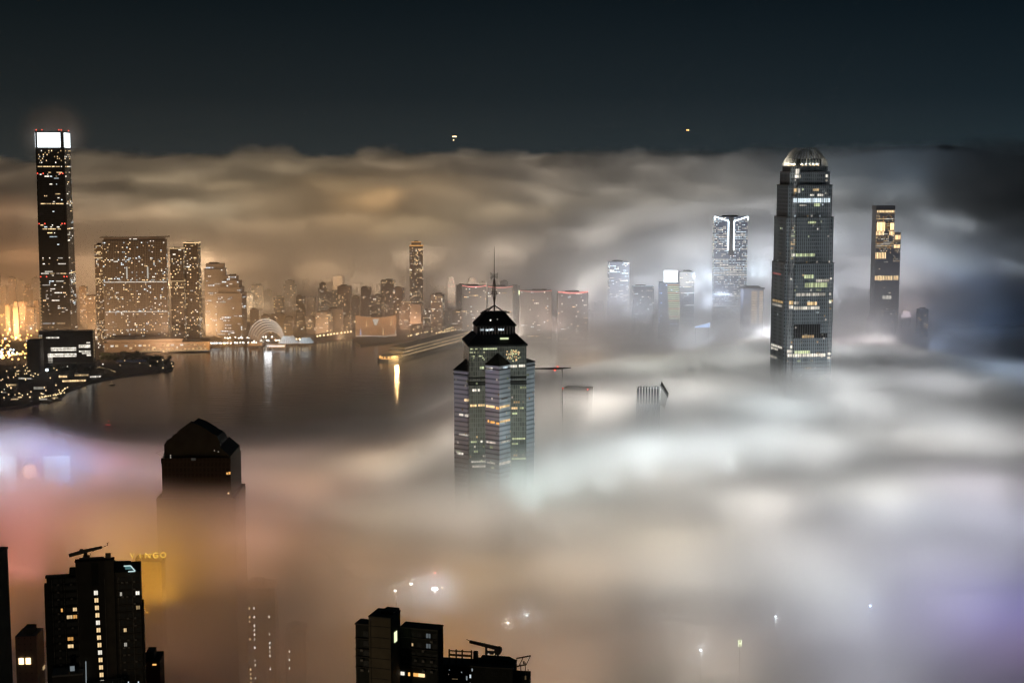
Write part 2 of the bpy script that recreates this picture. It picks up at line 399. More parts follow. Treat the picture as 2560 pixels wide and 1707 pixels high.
# ------------------------------------------------------------------ mesh helpers
class MB:
    def __init__(s): s.v = []; s.f = []; s.mi = []; s.lum = []; s.k = 0; s.l = 1.0
    def quad(s, *pts):
        b = len(s.v); s.v.extend(tuple(p) for p in pts); s.f.append(tuple(range(b, b + len(pts)))); s.mi.append(s.k); s.lum.append(s.l); return s
    def _add(s, vs_, fs):
        b = len(s.v); s.v.extend(vs_)
        for f in fs: s.f.append(tuple(b + i for i in f)); s.mi.append(s.k); s.lum.append(s.l)
        return s
    def box(s, c, d, rz=0.0, tilt=None):
        x, y, z = d[0] / 2, d[1] / 2, d[2] / 2
        pts = [Vector(p) for p in ((-x, -y, -z), (x, -y, -z), (x, y, -z), (-x, y, -z), (-x, -y, z), (x, -y, z), (x, y, z), (-x, y, z))]
        m_ = Euler(tilt).to_matrix() if tilt else Matrix.Rotation(rz, 3, 'Z')
        c = Vector(c)
        return s._add([tuple(m_ @ p + c) for p in pts], [(0, 3, 2, 1), (4, 5, 6, 7), (0, 1, 5, 4), (1, 2, 6, 5), (2, 3, 7, 6), (3, 0, 4, 7)])
    def prism(s, poly, z0, z1, top=None, cap=True, base=False):
        top = top or poly; n = len(poly)
        zz0 = z0 if isinstance(z0, (list, tuple)) else [z0] * n
        zz1 = z1 if isinstance(z1, (list, tuple)) else [z1] * n
        vs_ = [(p[0], p[1], zz0[i]) for i, p in enumerate(poly)] + [(p[0], p[1], zz1[i]) for i, p in enumerate(top)]
        fs = [(i, (i + 1) % n, n + (i + 1) % n, n + i) for i in range(n)]
        if cap: fs.append(tuple(range(n, 2 * n)))
        if base: fs.append(tuple(range(n - 1, -1, -1)))
        return s._add(vs_, fs)
    def tube(s, p0, p1, r0, r1=None, n=6):
        r1 = r0 if r1 is None else r1
        p0 = Vector(p0); p1 = Vector(p1); d = (p1 - p0).normalized()
        a = d.orthogonal().normalized(); b = d.cross(a)
        vs_ = []
        for p, r in ((p0, r0), (p1, r1)):
            for i in range(n):
                t = 2 * math.pi * i / n; vs_.append(tuple(p + (a * math.cos(t) + b * math.sin(t)) * r))
        fs = [(i, (i + 1) % n, n + (i + 1) % n, n + i) for i in range(n)] + [tuple(range(n - 1, -1, -1)), tuple(range(n, 2 * n))]
        return s._add(vs_, fs)
    def ball(s, c, r, n=8, m_=5):
        vs_ = []; fs = []
        for j in range(m_ + 1):
            t = math.pi * j / m_
            for i in range(n):
                a = 2 * math.pi * i / n
                vs_.append((c[0] + r * math.sin(t) * math.cos(a), c[1] + r * math.sin(t) * math.sin(a), c[2] + r * math.cos(t)))
        for j in range(m_):
            for i in range(n): fs.append((j * n + i, (j + 1) * n + i, (j + 1) * n + (i + 1) % n, j * n + (i + 1) % n))
        return s._add(vs_, fs)
    def build(s, name, mats, parent=None, kind=None, label=None):
        me = bpy.data.meshes.new(name); me.from_pydata(s.v, [], s.f)
        for m_ in (mats if isinstance(mats, (list, tuple)) else [mats]): me.materials.append(m_)
        me.polygons.foreach_set('material_index', s.mi)
        a = me.attributes.new('lum', 'FLOAT', 'FACE'); a.data.foreach_set('value', s.lum)
        me.update()
        o = bpy.data.objects.new(name, me); COL.objects.link(o)
        if parent is not None: o.parent = parent
        if kind: o['kind'] = kind
        if label: o['label'] = label
        return o

def thing(name, label, cat, loc=(0, 0, 0), rz=0.0, group=None):
    o = bpy.data.objects.new(name, None); COL.objects.link(o)
    o.location = loc; o.rotation_euler = (0, 0, rz); o.empty_display_size = 5
    tag(o, label, cat, group); return o
def tag(o, label, cat, group=None):
    o['label'] = label; o['category'] = cat
    if group: o['group'] = group
    return o
def dup(root, loc, rz=None, label=None, group=None):
    r = root.copy(); COL.objects.link(r); r.location = loc
    if rz is not None: r.rotation_euler = (0, 0, rz)
    if label: r['label'] = label
    if group: r['group'] = group
    for ch in list(root.children):
        c = ch.copy(); COL.objects.link(c); c.parent = r
        for g in list(ch.children):
            d = g.copy(); COL.objects.link(d); d.parent = c
    return r
def rect(x0, x1, y0, y1): return [(x0, y0), (x1, y0), (x1, y1), (x0, y1)]
def notched(w, n):
    """square of side w with a square notch n cut from each corner, counter-clockwise from the front"""
    h = w / 2; i = h - n
    return [(-i, -h), (i, -h), (i, -i), (h, -i), (h, i), (i, i), (i, h), (-i, h), (-i, i), (-h, i), (-h, -i), (-i, -i)]
WIN = None
def win_mats(): return [M['w_warm'], M['w_white'], M['w_cool'], M['w_amber'], M['w_green'], M['w_red'], M['w_pink'], M['w_blue']]
WARM, WHITE, COOL, AMBER, GREEN, RED, PINK, BLUE = range(8)

def pane(mb, a, b, u0, u1, z0, z1, colour, lum, off=0.25, a2=None, b2=None, zr=None):
    """a lit pane standing 'off' proud of the wall from a to b (2-D); a2, b2 at height zr[1] for a tapering wall"""
    def P(u, z):
        pa, pb = Vector(a), Vector(b)
        if a2 is not None:
            t = (z - zr[0]) / (zr[1] - zr[0]); pa = pa.lerp(Vector(a2), t); pb = pb.lerp(Vector(b2), t)
        d = (pb - pa); n = Vector((d.y, -d.x)).normalized()
        q = pa + d * u
        return q, n
    mb.k = colour; mb.l = lum
    r = []
    for (u, z) in ((u0, z0), (u1, z0), (u1, z1), (u0, z1)):
        q, n = P(u, z); r.append((q, n, z))
    outer = [(q.x + n.x * off, q.y + n.y * off, z) for q, n, z in r]
    inner = [(q.x, q.y, z) for q, n, z in r]
    mb._add(outer + inner, [(0, 1, 2, 3), (4, 5, 1, 0), (5, 6, 2, 1), (6, 7, 3, 2), (7, 4, 0, 3)])

def scatter(mb, a, b, z0, z1, nf, nb, prob, cols, rng, lum=(0.4, 1.6), fill=(.72, .5), run=0.0, off=0.25, a2=None, b2=None, fp=None):
    """lit panes on a wall: nf floors, nb bays, share prob; run = chance that the next pane of the floor is lit too"""
    dz = (z1 - z0) / nf
    for j in range(nf):
        p = prob if fp is None else fp(j / nf)
        rowk = rng.random(); prev = False
        for i in range(nb):
            q = p * (1.9 if rowk > .7 else .62)
            on = rng.random() < (max(q, run) if prev else q)
            if on:
                if not prev or rng.random() < .3: c = rng.choice(cols); L = rng.uniform(*lum)
                u0 = (i + .5 - fill[0] / 2) / nb; u1 = (i + .5 + fill[0] / 2) / nb
                zb = z0 + dz * (j + .5 - fill[1] / 2)
                pane(mb, a, b, u0, u1, zb, zb + dz * fill[1], c, L * rng.uniform(.75, 1.25), off, a2, b2, (z0, z1) if a2 else None)
            prev = on

# ------------------------------------------------------------------ the setting
def structure(o): o['kind'] = 'structure'; return o
m = bpy.data.materials.new('harbour_water'); m.use_nodes = True; nt = m.node_tree; p = nt.nodes['Principled BSDF']
p.inputs['Base Color'].default_value = (.012, .014, .014, 1); p.inputs['Roughness'].default_value = .13; p.inputs['IOR'].default_value = 1.33
tc = nt.nodes.new('ShaderNodeTexCoord'); mp = nt.nodes.new('ShaderNodeMapping'); mp.inputs['Scale'].default_value = (.03, .09, 1)
no = nt.nodes.new('ShaderNodeTexNoise'); no.inputs['Scale'].default_value = 1.0; no.inputs['Detail'].default_value = 5
bp = nt.nodes.new('ShaderNodeBump'); bp.inputs['Strength'].default_value = .35; bp.inputs['Distance'].default_value = 2.0
nt.links.new(tc.outputs['Object'], mp.inputs[0]); nt.links.new(mp.outputs[0], no.inputs['Vector'])
nt.links.new(no.outputs[0], bp.inputs['Height']); nt.links.new(bp.outputs[0], p.inputs['Normal'])
mb = MB(); mb.quad((-40000, -8000, 0), (40000, -8000, 0), (40000, 60000, 0), (-40000, 60000, 0))
structure(mb.build('harbour_water', m))

def shore(px, py, z=3.0):
    r = at(px, py, 100.0); k = (CAMZ - z) / (CAMZ - r.z)
    return (r.x * k, 100.0 * k)
def land_sheet(name, pts, z, material, skirt=4.0):
    mb = MB(); mb.prism(pts, z - skirt, z); return structure(mb.build(name, material))
# the Kowloon shore, traced along the foot of the sea wall, and on to the hills
kow = [shore(-260, 1010), shore(-20, 1020), shore(60, 1012), shore(105, 1000), shore(150, 992), shore(165, 975), shore(230, 952), shore(300, 938), shore(372, 930), shore(430, 922),
       shore(436, 905), shore(395, 893), shore(360, 884), shore(420, 880), shore(470, 872), shore(560, 862), shore(640, 862), shore(760, 856), shore(880, 846), shore(900, 862), shore(1010, 852),
       shore(1160, 840), shore(1300, 836), shore(1500, 832), shore(1800, 826), shore(2100, 836), shore(2300, 828), shore(2700, 800)]
kow = kow + [(9000, 8200), (9000, 15000), (-9000, 15000), (-9000, 3300), (-2500, 2750)]
land_sheet('kowloon_land', kow, 3.0, M['land'])
# the northern shore of the island, under the fog, and the hillside that climbs to the lookout
isl = [(-4000, -6000), (4000, -6000), (4000, 1700), (1500, 1780), (700, 1760), (520, 1720), (180, 1500), (-100, 1400), (-500, 1330), (-1200, 1250), (-4000, 1300)]
land_sheet('island_land', isl, 3.0, M['land'])
def hill_sheet(name, x0, x1, y0, y1, nx, ny, fz, material):
    mb = MB()
    for j in range(ny):
        for i in range(nx): mb.v.append((x0 + (x1 - x0) * i / (nx - 1), y0 + (y1 - y0) * j / (ny - 1), fz(x0 + (x1 - x0) * i / (nx - 1), y0 + (y1 - y0) * j / (ny - 1))))
    for j in range(ny - 1):
        for i in range(nx - 1):
            a = j * nx + i; mb.f.append((a, a + 1, a + nx + 1, a + nx)); mb.mi.append(0); mb.lum.append(1)
    o = mb.build(name, material); o.data.polygons.foreach_set('use_smooth', [True] * len(o.data.polygons)); return structure(o)
from mathutils import noise as mnoise
def hillside(x, y):
    z = 386 - 0.62 * max(0, y) if y < 380 else 150 - .24 * (y - 380)
    return max(-3.0, z + 9 * mnoise.noise((x / 90, y / 90, 0)) - 9)
hill_sheet('hillside_terrain', -1500, 1500, -600, 1100, 76, 44, hillside, M['hill'])
def ridge(x, y):
    t = max(0.0, 1 - abs(y - 9600) / 1700.0)
    h = 300 + 215 * math.exp(-((x - 2450) / 900) ** 2) + 190 * math.exp(-((x - 4200) / 1300) ** 2) + 70 * math.exp(-((x - 1100) / 600) ** 2) + 60 * mnoise.fractal((x / 900, y / 900, 3), .8, 2.2, 5)
    return max(-4.0, h * (t ** .8) * 1.0 - 2)
hill_sheet('hills', -7000, 8000, 7900, 11300, 120, 40, ridge, M['hill'])
# ------------------------------------------------------------------ the tallest tower, across the harbour on the left
def tower_base(px, Y): q = at(px, 900, Y); return (q.x, Y, 3.0)
rng = random.Random(11)
icc = thing('glass_skyscraper', 'tallest dark skyscraper at left with a blazing white top and red roof lights', 'skyscraper', tower_base(152, 3182), R(2.5))
ICH = 470.0
def icc_w(z):
    t = z / ICH
    return 64.0 + 9.0 * max(0, (.12 - t) / .12) ** 2 - 3.0 * max(0, (t - .35)) / .65 + 0.0
lev = [0, 20, 45, 90, 170, 260, 340, 400, 437]
mb = MB()
for a, b in zip(lev[:-1], lev[1:]): mb.prism(notched(icc_w(a), 5), a, b, notched(icc_w(b), 5), cap=(b == 437))
mb.build('wall', M['black_tower'], icc)
mb = MB()                                      # the four facade screens that rise past the roof
hw = icc_w(440) / 2
crown_mb = MB()
for k in range(4):
    c, s = math.cos(k * math.pi / 2), math.sin(k * math.pi / 2)
    def rp(x, y): return (x * c - y * s, x * s + y * c)
    mb.prism([rp(-hw + 5.5, -hw + .2), rp(hw - 5.5, -hw + .2), rp(hw - 5.5, -hw + 2.2), rp(-hw + 5.5, -hw + 2.2)], 437.05, 474)
    for j in range(9):
        z0 = 439 + j * 3.55
        x0, x1 = -hw + 6.2, hw - 6.2
        crown_mb.prism([rp(x0, -hw - .5), rp(x1, -hw - .5), rp(x1, -hw + .15), rp(x0, -hw + .15)], z0, z0 + 2.95, base=True)
mb.prism(rect(-hw + 6, hw - 6, -hw + 6, hw - 6), 437.05, 462)
mb.build('roof_screen', M['black_metal'], icc)
crown_mb.build('light_panel', M['led_white'], icc, kind='stuff')
for z, px_ in ((475.0, 0), (383.0, 0), (275.0, 0), (160.0, 0)):
    for sx, sy in ((-1, -1), (1, -1), (1, 1), (-.55, -1), (.8, -1)):
        w = icc_w(min(z, 437)) / 2
        mb = MB(); mb.ball((sx * (w - 4), sy * (w - 1.0) - (1.2 if z < 470 else -1), z + (.0 if z < 470 else 1.2)), 1.25); mb.l = 1
        mb.lum = [2.6] * len(mb.f); mb.build('beacon', M['w_red'], icc)
mb = MB()
for x in (-22, -14, 4, 17): mb.tube((x, -20, 474), (x, -20, 480), .25)
mb.build('mast', M['black_metal'], icc, kind='stuff')
mb = MB(); T0, T1 = icc_w(45) / 2 - 5, icc_w(437) / 2 - 5
def icc_face(k, z):                             # ends of a facade at height z: k = 0 front, 1 right side
    w = icc_w(z) / 2; i = w - 5
    return ((-i, -w), (i, -w)) if k == 0 else ((w, -i), (w, i))
rows = []
z = 10.0
while z < 432:
    t = z / 437
    dark = 60 < (z % 110) < 74 or 200 < z < 222 or 345 < z < 356
    band = abs(z - 166) < 3 or abs(z - 398) < 2.2 or abs(z - 262) < 2.2 or abs(z - 318) < 2.5
    hotel = z > 404
    for k in (0, 1):
        a, b = icc_face(k, z); nb = 26; prev = False; i = 0
        p = .0 if dark and not band else (.62 if band else (.30 if hotel else (.09 if t > .5 else .17)))
        if rng.random() < .30 and not band: p *= .25
        while i < nb:
            if rng.random() < p * (.6 if not band else 1):
                n = 1 if hotel else rng.choice([1, 1, 1, 2, 3, 5, 8] if not band else [3, 5, 8])
                n = min(n, nb - i)
                c = rng.choice([WARM, WHITE, WARM]) if (band or hotel) else rng.choice([WHITE, WHITE, COOL, WARM, WHITE])
                L = rng.uniform(.5, 2.4)
                for q in range(i, i + n):
                    pane(mb, a, b, (q + .08) / nb, (q + .92) / nb, z + .6, z + (2.4 if not hotel else 3.0), c, L * rng.uniform(.6, 1.2))
                i += n
            i += 1
    z += 4.2
mb.build('lit_window', win_mats(), icc, kind='stuff')
mb = MB()
for z in range(8, 150, 7):
    mb.l = rng.uniform(.5, 1.2); mb.k = 0; mb.box((-icc_w(z) / 2 + 1.5, -icc_w(z) / 2 + 2.5, z), (1.6, 1.6, 1.6))
mb.build('corner_light', M['w_warm'], icc, kind='stuff')

# ------------------------------------------------------------------ the silver tower with the claw crown, on the right
ifc = thing('crowned_skyscraper', 'silver grey skyscraper at right with stepped shoulders and a claw-like crown of lit fins', 'skyscraper', tower_base(2001, 1604), R(10))
G = 3.0
def zz(y, Y=1604): return at(2000, y, Y).z - G
tiers = [(0, zz(656), 56.0), (zz(656), zz(543), 53.6), (zz(543), zz(464), 50.0), (zz(464), zz(431), 45.5), (zz(431), zz(418), 41.5)]
NOT = 8.0
mb = MB()
for i, (a, b, w) in enumerate(tiers):
    h = w / 2; n = NOT
    mb.prism(notched(w, n), a, b)
mb.build('wall', M['silver_tower'], ifc)
mb = MB()                                       # corner shafts, stepping back lower than the faces
steps = [(0, zz(808), 55.0), (zz(808), zz(678), 53.0), (zz(678), zz(572), 50.5), (zz(572), zz(490), 47.0), (zz(490), zz(446), 43)]
for sx in (-1, 1):
    for sy in (-1, 1):
        for a, b, w in steps:
            o_ = w / 2 - 1.6; i_ = 14
            xs = sorted((sx * o_, sx * i_)); ys = sorted((sy * o_, sy * i_))
            mb.prism(rect(xs[0], xs[1], ys[0], ys[1]), a, b)
mb.build('corner_shaft', M['silver_plain'], ifc)
mb = MB()                                       # vertical fins and floor ledges
for a, b, w in tiers:
    h = w / 2; i_ = h - NOT
    n = 15
    for k in range(4):
        c, s = math.cos(k * math.pi / 2), math.sin(k * math.pi / 2)
        for q in range(n + 1):
            u = -i_ + 2 * i_ * q / n
            x, y = u, -h - .22
            mb.box((x * c - y * s, x * s + y * c, (a + b) / 2), (.34, .44, b - a - .2), k * math.pi / 2)
        zc = a
        x, y = 0, -h - .1
        mb.box((x * c - y * s, x * s + y * c, b + .5), (2 * i_ + 1.2, .9, 1.0), k * math.pi / 2)
mb.build('mullion', M['grey_metal'], ifc, kind='stuff')
def ifc_ends(k, z):
    w = next((w for a, b, w in tiers if z < b), tiers[-1][2]) / 2; i_ = w - NOT
    if k == 0: return ((-i_, -w), (i_, -w))
    if k == 1: return ((-w, i_), (-w, -i_))
    w2 = next((w for a, b, w in steps if z < b), steps[-1][2]) / 2 - 1.6
    if k == 2: return ((-w2, -w2), (-14, -w2))
    return ((14, -w2), (w2, -w2))
mb = MB()
rng = random.Random(5)
# the long lit floors one can tell apart: (photo y, face, from, to, colour, brightness, height)
long_rows = [(500, 0, 0, 1, COOL, 1.1, 4.6), (500, 2, .1, 1, COOL, 1.0, 4.6), (500, 3, .1, .9, COOL, .9, 4.6), (634, 0, 0, .58, GREEN, .75, 3.2), (634, 2, .1, 1, WHITE, .75, 2.8),
             (687, 0, .28, .55, GREEN, .7, 4.0), (697, 0, .62, 1, WHITE, .5, 3.0), (708, 0, .3, .95, GREEN, .75, 5.0), (731, 0, .05, .9, WHITE, .6, 3.2), (731, 3, .1, .9, WHITE, .5, 2.5),
             (751, 2, .05, 1, WARM, .75, 4.0), (751, 0, .0, .15, WHITE, .5, 3), (753, 0, .38, .66, WARM, 1.0, 3.6), (750, 3, .05, .95, WHITE, .9, 3.4), (762, 2, .05, 1, WHITE, .9, 3.4), (764, 0, 0, .75, WHITE, .95, 3.2),
             (752, 1, .1, .9, WARM, .5, 2.6), (762, 1, .1, .85, WHITE, .45, 2.4), (834, 0, .25, .6, WARM, .6, 3.0), (859, 2, .3, .9, WHITE, .9, 3.0), (870, 2, 0, 1, WHITE, 1.0, 3.2), (872, 0, .05, .5, GREEN, .9, 3.2),
             (880, 2, .05, 1, WHITE, 1.1, 3.2), (880, 0, 0, .95, WHITE, 1.1, 3.4), (878, 3, .2, .9, WHITE, 1.0, 2.6), (888, 3, .1, .9, WHITE, .9, 2.4), (864, 1, .05, .9, WHITE, .9, 2.4), (872, 1, .05, .6, WHITE, .8, 2.2), (893, 1, .0, .5, WHITE, .7, 2.2), (684, 1, .05, .7, PINK, .35, 2.0),
             (429, 2, .25, 1, WHITE, 1.3, 5.5), (441, 2, .15, 1, WHITE, 1.3, 3.2), (441, 0, 0, .04, WHITE, 1, 3.2), (475, 2, .0, .55, WARM, .9, 3.6), (476, 0, .0, .08, WHITE, 1.1, 4.6), (476, 2, .7, 1, WHITE, .9, 2.0), (474, 0, .5, .7, WARM, .7, 2.4),
             (487, 0, .4, .55, WHITE, .8, 2), (487, 0, .65, .85, WHITE, .9, 2.4), (511, 0, .55, .75, GREEN, .8, 3.4), (512, 0, .05, .3, WHITE, .4, 1.6), (440, 3, .3, .8, WHITE, .9, 3), (451, 3, .3, .8, WHITE, .5, 2.4), (554, 0, .35, .6, GREEN, .7, 2.4)]
for y, k, u0, u1, c, L, hgt in long_rows:
    z = zz(y); a, b = ifc_ends(k, z); n = max(1, round((u1 - u0) * (Vector(b) - Vector(a)).length / 2.4))
    row = MB()
    for q in range(n):
        pane(row, a, b, u0 + (u1 - u0) * (q + .07) / n, u0 + (u1 - u0) * (q + .93) / n, z - hgt / 2, z + hgt / 2, c, L * rng.uniform(.45, 1.25), .3)
    row.build('lit_floor', win_mats(), ifc)
for k, nb in ((0, 22), (1, 20), (2, 6), (3, 6)):
    for a_, b_, w_ in tiers:
        a, b = ifc_ends(k, (a_ + b_) / 2)
        scatter(mb, a, b, a_, b_ - 2, max(1, int((b_ - a_) / 4.1)), nb, .05 if k == 0 else (.012 if k == 1 else .05), [WHITE, WHITE, GREEN, WARM, COOL], rng, (.15, .8), (.8, .45), .25, .3)
a, b = ifc_ends(2, zz(620))
scatter(mb, a, b, zz(690), zz(560), 26, 6, .34, [WHITE, GREEN, WHITE, WARM], rng, (.2, 1.0), (.6, .5), .2, .3)
mb.build('lit_window', win_mats(), ifc, kind='stuff')
mb = MB()
a, b = ifc_ends(0, zz(820))                      # two dark louvred plant floors
for y in (815, 832): pane(mb, a, b, .02, .78 if y == 815 else .98, zz(y) - (5 if y == 815 else 2.5), zz(y) + (5 if y == 815 else 2.5), 0, 0, .15)
mb.build('plant_louvre', M['black_metal'], ifc)
# crown: a glazed drum in the middle and curved fins leaning in over it
zb, zt = zz(418), zz(369)
mb = MB(); mb.prism(notched(30, 5), zb, zb + 9); mb.build('crown_core', M['dark_glass'], ifc)
mb = MB(); mb.prism(notched(38.5, 6), zb, zb + 1.2); mb.build('crown_deck', M['grey_metal'], ifc)
for k in range(4):
    c, s = math.cos(k * math.pi / 2), math.sin(k * math.pi / 2)
    n = 8
    for q in range(n):
        u = (q / (n - 1) - .5) * 2
        mb = MB(); prof = []
        for t in (0, .25, .5, .72, .88, 1.0):
            z = zb + 1.3 + (zt - zb - 1.5 - abs(u) ** 3 * 4.0) * t
            inn = 19.8 - 8.6 * t ** 2.6
            prof.append((inn, u * (12.4 - 3.6 * t ** 2.2), z))
        for i in range(len(prof) - 1):
            (r0, u0, z0), (r1, u1, z1) = prof[i], prof[i + 1]
            dep0, dep1 = 1.8, 1.8
            pts = []
            for r_, uu, z_ in ((r0, u0, z0), (r1, u1, z1)):
                for dx, dr in ((-.3, 0), (.3, 0), (.3, -.7), (-.3, -.7)):
                    x, y = uu + dx, -(r_ + dr); pts.append((x * c - y * s, x * s + y * c, z_))
            mb._add(pts, [(0, 1, 5, 4), (1, 2, 6, 5), (2, 3, 7, 6), (3, 0, 4, 7)] + ([(4, 5, 6, 7)] if i == len(prof) - 2 else []))
        mb.build('crown_fin', M['pale_metal'], ifc)
    # shoulder fins standing at the corners between the faces
    for q in range(3):
        mb = MB()
        for i in range(4):
            t0, t1 = i / 4, (i + 1) / 4; pts = []
            for t in (t0, t1):
                rr = 15.4 + q * 1.6 - (7.5) * t ** 2.4; z = zb + (zt - zb) * (.78 - .06 * q) * t + 1.3
                for dx, dr in ((-.3, .0), (.3, .0), (.3, -1.0), (-.3, -1.0)):
                    x, y = rr + dx, -(rr * 1.12 + dr - q * 1.0); pts.append((x * c - y * s, x * s + y * c, z))
            mb._add(pts, [(0, 1, 5, 4), (1, 2, 6, 5), (2, 3, 7, 6), (3, 0, 4, 7)] + ([(4, 5, 6, 7)] if i == 3 else []))
        mb.build('crown_fin', M['pale_metal'], ifc)
for k in range(2):                               # the floodlights that wash the fins from their feet
    for q in range(5):
        u = -9 + q * 4.5
        x, y = (u, -16.2) if k == 0 else (-16.2, u)
        mb = MB(); mb.box((x, y, zb + 1.7), (1.3, .7, .9)); mb.lum = [1.6] * len(mb.f); mb.build('floodlight', M['w_warm'], ifc)
        l = bpy.data.lights.new('floodlight', 'POINT'); l.energy = 1300; l.color = (1, .92, .76); l.shadow_soft_size = .4
        o = bpy.data.objects.new('floodlight_lamp', l); COL.objects.link(o); o.parent = ifc; o.location = (x, y, zb + 3.2)

# ------------------------------------------------------------------ the star-plan tower with the mast, in the middle
cen = thing('star_plan_skyscraper', 'green glass tower in the middle with pyramid roofs and a tall antenna mast', 'skyscraper', tower_base(1236, 1240), R(7.5))
def zc(yz): return at(1236, 600 + yz / 2.613, 1240).z - 3.0      # height from a row of the enlarged crop
S = 49.0; hs = S / 2
zA = zc(672)                                      # eaves of the square shaft
shaft = rect(-hs, hs, -hs, hs)
mb = MB(); mb.prism(shaft, 0, zA); mb.build('wall', M['green_glass'], cen)
dg = S / math.sqrt(2) + 0.6
tops = {0: zc(790), 1: zc(800), 2: zc(790), 3: zc(845)}     # front, right, back, left corner prisms
apx = {0: zc(712), 1: zc(765), 2: zc(712), 3: zc(768)}
half = dg - hs + .3
for k in range(4):
    c, s = math.cos(k * math.pi / 2), math.sin(k * math.pi / 2)
    def rp(x, y): return (x * c - y * s, x * s + y * c)
    tri = [rp(-half, -hs + .3), rp(0, -dg), rp(half, -hs + .3)]
    mb = MB(); mb.prism(tri, 0, tops[k], cap=True)
    mb.build('corner_prism', M['band_glass'], cen)
    mb = MB(); big = [rp(-half - .5, -hs + .3), rp(0, -dg - .7), rp(half + .5, -hs + .3)]
    mb.prism(big, tops[k] - 3.2, tops[k] - 2.4, base=True)
    mb.prism(big, tops[k] + .02, tops[k] + .6, base=True)
    mb.build('eaves_band', M['slate'], cen)
    mb = MB(); ap = rp(0, -hs + .25)
    b_ = [(*p, tops[k] + .62) for p in big]
    mb._add(b_ + [(*ap, apx[k])], [(0, 1, 3), (1, 2, 3), (2, 0, 3)])
    mb.build('corner_roof', M['slate'], cen)
mb = MB()
for y0 in (878, 905, 920):                       # dark spandrel bands round the shaft
    z0 = zc(y0); mb.prism(rect(-hs - .15, hs + .15, -hs - .15, hs + .15), z0, z0 + 1.6, base=True)
mb.build('spandrel_band', M['slate'], cen)
mb = MB(); e = hs + 1.0
mb.prism(rect(-e, e, -e, e), zA + .02, zA + 1.5, base=True)
z1 = zc(604); i_ = 17.6
mb.prism(rect(-e, e, -e, e), zA + 1.52, z1, rect(-i_, i_, -i_, i_))
mb.build('lower_roof', M['slate'], cen)
def octo(r, cut): return [(-r + cut, -r), (r - cut, -r), (r, -r + cut), (r, r - cut), (r - cut, r), (-r + cut, r), (-r, r - cut), (-r, -r + cut)]
z2 = zc(553)
mb = MB(); mb.prism(octo(16.4, 3.5), z1 + .02, z2); mb.build('lantern_storey', M['dark_glass'], cen)
mb = MB()
for q in range(12):
    u = -14 + q * 28 / 11
    mb.box((u, -16.6, (z1 + z2) / 2), (.35, .4, z2 - z1 - .2))
    mb.box((-16.6, u, (z1 + z2) / 2), (.4, .35, z2 - z1 - .2))
mb.build('lantern_mullion', M['grey_metal'], cen, kind='stuff')
z3 = zc(468); mb = MB(); mb.prism(octo(17.4, 3.6), z2 + .02, z2 + 1.0, base=True); mb.prism(octo(17.4, 3.6), z2 + 1.02, z3, octo(8.6, 2.0)); mb.build('upper_roof', M['slate'], cen)
mb = MB()
for u in (-10.2, 10.2): mb.box((u, -4, z3 - .4), (5.0, 3.0, 1.0)); mb.box((u * .9, 2, z3 - .2), (3, 3, 1.2))
mb.build('roof_platform', M['black_metal'], cen)
z4 = zc(428)
for sx in (-1, 1):
    for sy in (-1, 1):
        mb = MB(); mb.tube((sx * 8.0, sy * 7.0, z3 - .2), (sx * .3, sy * .3, z4), .65, .5); mb.build('roof_strut', M['black_metal'], cen)
mast = MB(); mast.tube((0, 0, z3 - 1), (0, 0, zc(345)), .75, .6); mast.tube((0, 0, zc(345)), (0, 0, zc(210)), .5, .4); mast.tube((0, 0, zc(215)), (0, 0, zc(42)), .42, .16)
mo = mast.build('antenna_mast', M['bark'], cen)
mb = MB()
for k in range(4):
    a0 = math.pi / 4 + k * math.pi / 2
    mb.tube((2.6 * math.cos(a0), 2.6 * math.sin(a0), zc(350)), (.5 * math.cos(a0), .5 * math.sin(a0), zc(252)), .2)
    mb.tube((.4 * math.cos(a0), .4 * math.sin(a0), zc(415)), (1.9 * math.cos(a0), 1.9 * math.sin(a0), zc(356)), .2)
    for z_, r_ in ((330, 2.1), (305, 1.6), (280, 1.1)):
        a1 = a0 + math.pi / 2
        mb.tube((r_ * math.cos(a0), r_ * math.sin(a0), zc(z_)), (r_ * math.cos(a1), r_ * math.sin(a1), zc(z_)), .12)
mb.build('mast_lattice', M['bark'], mo, kind='stuff')
mb = MB()
for r_, z_ in ((3.1, 352), (2.5, 340)):
    for q in range(10):
        a0, a1 = q * math.pi / 5, (q + 1) * math.pi / 5
        mb.tube((r_ * math.cos(a0), r_ * math.sin(a0), zc(z_)), (r_ * math.cos(a1), r_ * math.sin(a1), zc(z_)), .22, n=5)
mb.build('mast_ring', M['bark'], mo)
for sg in (-1, 1):
    mb = MB()
    for q in range(7):                           # one half of the hour-glass aerial: a fan of rods
        t = (q / 6 - .5)
        mb.tube((sg * .5, 0, zc(234) + t * 2.0), (sg * 3.3, 0, zc(234) + t * 6.4), .11, n=5)
    for r_, w_ in ((1.5, .5), (2.4, .75), (3.2, 1.0)): mb.tube((sg * r_, 0, zc(234) - 3.1 * w_), (sg * r_, 0, zc(234) + 3.1 * w_), .12, n=5)
    mb.build('aerial', M['bark'], mo)
rng = random.Random(3)
front = ((-hs, -hs), (hs, -hs)); fl = ((-half, -hs + .3), (0, -dg)); fr = ((0, -dg), (half, -hs + .3))
lf_r = ((-dg, 0), (-hs + .3, -half)); rt_l = ((hs - .3, -half), (dg, 0))
def uface(face, px):                              # share along a face at an enlarged-crop x
    x = (px - 353) * .1311
    th = R(7.5); ax = face[0][0] * math.cos(th) - face[0][1] * math.sin(th); bx = face[1][0] * math.cos(th) - face[1][1] * math.sin(th)
    return (x - ax) / (bx - ax)
